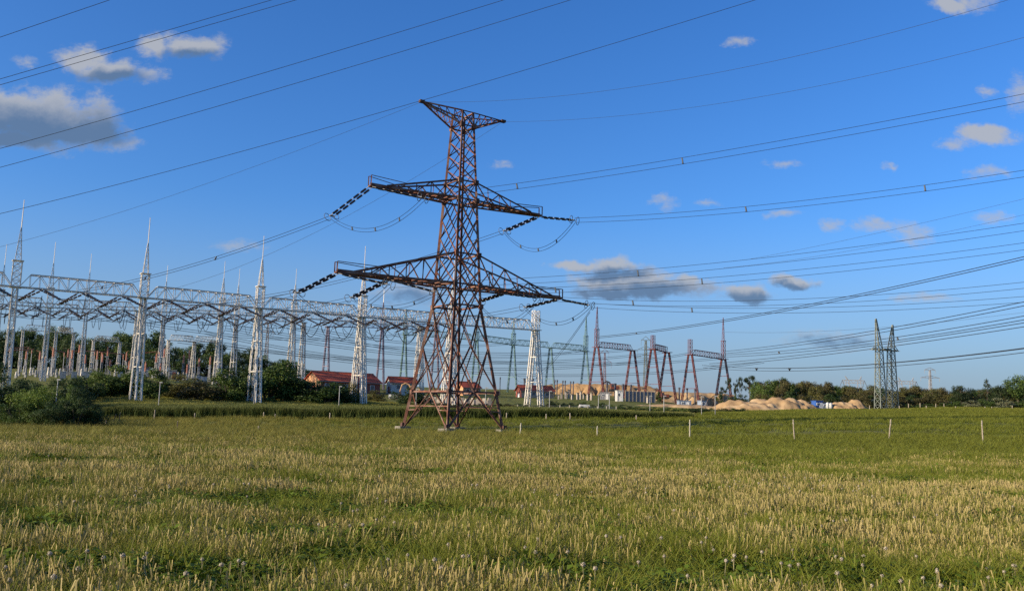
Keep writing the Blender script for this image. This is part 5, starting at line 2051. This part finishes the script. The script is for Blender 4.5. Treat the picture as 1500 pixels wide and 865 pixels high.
for key, nm, lb, pr, s0, s1 in (('g', 'meadow_grass', 'short green grass growing between the dry stalks of the meadow', GRASS, .8, 1.35), ('h', 'meadow_herbs', 'dark green leafy herbs in patches of the foreground meadow', HERB, .8, 1.5),
                                ('s', 'dry_stalks', 'straw coloured dry stalks standing all over the foreground meadow', STRAW, .8, 1.3), ('z', 'feathery_grass', 'olive feathery grass in the middle of the meadow before the fence', HAZE, .8, 1.3),
                                ('f', 'lush_grass', 'fresh green grass before the fence on the right of the meadow', GREENF, .8, 1.3)):
    X = np.concatenate([p[0] for p in parts[key]])
    Yv = np.concatenate([p[1] for p in parts[key]])
    T = np.concatenate([p[2] for p in parts[key]])
    grow = np.interp(Yv, [5, 20, 46], [1, 1.15, 1.6])
    zm = .5 + 1.15 * fbm(X * .6, Yv * .8, 77, 4)
    n = len(X)
    z = ground_z(X, Yv) - .01
    sc = RNG.uniform(s0, s1, n) * grow
    scatter(nm, lb, pr, np.stack([X, Yv, z], 1), RNG.random(n) * 6.283, RNG.normal(0, .07 if key == 's' else .16, (n, 2)), sc, sc / grow ** .6 * zm * {'s': .9, 'z': .72, 'f': .72}.get(key, 1), np.clip(T, 0, 1), RNG.integers(0, len(pr), n))


# crop strip and far field
def crop_range(px):
    front = np.interp(px, [120, 200, 700, 1010], [107, 108, 108, 112])
    back = front + np.interp(px, [120, 700, 850, 1010], [9, 9, 7, 4])
    return front, back


n = 40000
px = RNG.uniform(118, 1010, n)
fr, bk_ = crop_range(px)
yy_ = fr + (bk_ - fr) * RNG.random(n) ** 1.25
xx_ = np.array([at(a, 605, b_).x for a, b_ in zip(px, yy_)])
keep = RNG.random(n) < .17
xx_, yy_, px = xx_[keep], yy_[keep], px[keep]
fr, bk_ = crop_range(px)
CROP = [proto('tuft', blades(110 + i, 60, .45, .65, 1.12, .045, .35, 3, .3, .12), 'grass_crop') for i in range(3)]
hm = np.interp(px, [118, 700, 900, 1010], [1.35, 1.3, 1.0, .6]) * (.9 + .25 * fbm(xx_ * .3, yy_ * .3, 91, 3))
z = ground_z(xx_, yy_)
n = len(xx_)
scatter('cereal_crop', 'dense strip of tall green cereal crop below the switchyard', CROP, np.stack([xx_, yy_, z], 1), RNG.random(n) * 6.283, RNG.normal(0, .05, (n, 2)), RNG.uniform(.8, 1.2, n), hm, RNG.random(n), RNG.integers(0, 3, n))

x, y = field_points(66, 235, 1.05)
px = col_of(x, y)
fr, bk_ = crop_range(px)
lim = np.interp(px, [-100, 140, 160, 1000, 1060, 1700], [115, 118, 108, 112, 165, 232])
k = (y < lim) | ((y > bk_ + 1) & (y < 190) & (px > 110) & (px < 1010))
x, y, px = x[k], y[k], px[k]
band = fbm(x * .03 + 3, y * .22, 55, 3)
keep = (band > .36) | (RNG.random(len(x)) < .4)
x, y, px, band = x[keep], y[keep], px[keep], band[keep]
n = len(x)
z = ground_z(x, y) - .02
gm = np.interp(y, [66, 110, 235], [1.0, 1.3, 1.8])
sc = RNG.uniform(.8, 1.3, n) * gm
tintv = np.clip((band - .36) * 3.0 + RNG.normal(0, .15, n), 0, 1)
left = (px < 560 + RNG.normal(0, 120, n)) & (y < 108)
lit = (y > 112) & (px > 100) & (px < 1010)
for kk, nm, lb, pr in ((lit, 'mown_strip', 'yellowish green grass strip between the crop and the white columns', STRIP), (left, 'far_meadow_grass', 'olive grass of the meadow beyond the fence on the left', HAZE), (~left & ~lit, 'green_field', 'smooth green field rising behind the fence on the right', FIELD)):
    m_ = kk.sum()
    s_ = sc[kk] * (1.25 if pr is HAZE else 1)
    scatter(nm, lb, pr, np.stack([x[kk], y[kk], z[kk]], 1), RNG.random(m_) * 6.283, RNG.normal(0, .08, (m_, 2)), s_, np.minimum(s_, 1.2) * (.55 + .9 * band[kk]), tintv[kk], RNG.integers(0, 2, m_))
# pale dry grass margin beyond the crop
n = 2600
px = RNG.uniform(800, 1012, n)
yv = RNG.uniform(0, 1, n) * 14 + np.interp(px, [800, 1012], [136, 116])
xv = np.array([at(a, 604, b_).x for a, b_ in zip(px, yv)])
MARG = [proto('tuft', blades(130 + i, 40, .5, .2, .5, .035, .4, 2, .5), 'grass_straw') for i in range(2)]
scatter('dry_grass_margin', 'pale dry grass margin beyond the right end of the crop', MARG, np.stack([xv, yv, ground_z(xv, yv)], 1), RNG.random(n) * 6.283, RNG.normal(0, .08, (n, 2)), RNG.uniform(.8, 1.3, n), RNG.uniform(.7, 1.1, n), RNG.random(n) * .6 + .2, RNG.integers(0, 2, n))

# ------------------------------------------------------------------ dandelion clocks
material('dandelion_stem', (.22, .19, .09), rough=.7)
m = material('dandelion_fluff', (.40, .34, .25), (.28, .24, .17), 60, .9)
STEM = MB().tube([(0, 0, 0), (.008, 0, .5), (0, .004, 1)], [.0045, .004, .0035], 5).mesh('stem')
STEM.materials.append(MATS['dandelion_stem'])
g = np.random.default_rng(5)
FL = MB()
for i in range(60):
    d = g.normal(size=3)
    d /= np.linalg.norm(d)
    d = Vector(d)
    s = d.cross(Vector((0.3, .5, .8))).normalized()
    t = d.cross(s)
    c = d * .021 * g.uniform(.8, 1.05)
    e = .0062
    FL._add([Vector((0, 0, 0)), c - s * .0006, c + s * .0006], [(0, 1, 2)])
    FL._add([c + s * e, c + t * e, c - s * e, c - t * e], [(0, 1, 2, 3)])
FL.lathe([(.001, -.006), (.006, 0), (.001, .006)], 6)
FL = FL.mesh('seed_head')
FL.materials.append(MATS['dandelion_fluff'])
cnt = 0
for i in range(5000):
    y = math.sqrt(RNG.random() * (24 ** 2 - 6.5 ** 2) + 6.5 ** 2)
    x = (RNG.random() * 2 - 1) * .60 * y
    if RNG.random() > np.interp(y, [6.5, 12, 24], [1, .7, .14]) or float(fbm(np.array([x * .5]), np.array([y * .8]), 41, 3)[0]) < .53:
        continue
    h = RNG.uniform(.20, .33)
    r_ = empty('dandelion', (x, y, gz(x, y) - .01), RNG.random() * 6.28)
    r_.rotation_euler = (RNG.normal(0, .1), RNG.normal(0, .1), RNG.random() * 6.28)
    tag(r_, 'fluffy pale dandelion seed head on a thin stalk in the foreground meadow', 'dandelion', 'dandelion clocks in the meadow')
    o = ob('stem', STEM, None, r_)
    o.scale = (1, 1, h)
    o = ob('seed_head', FL, None, r_, (0, 0, h))
    k = RNG.uniform(.75, 1.15)
    o.scale = (k, k, k)
    cnt += 1
    if cnt >= 260:
        break
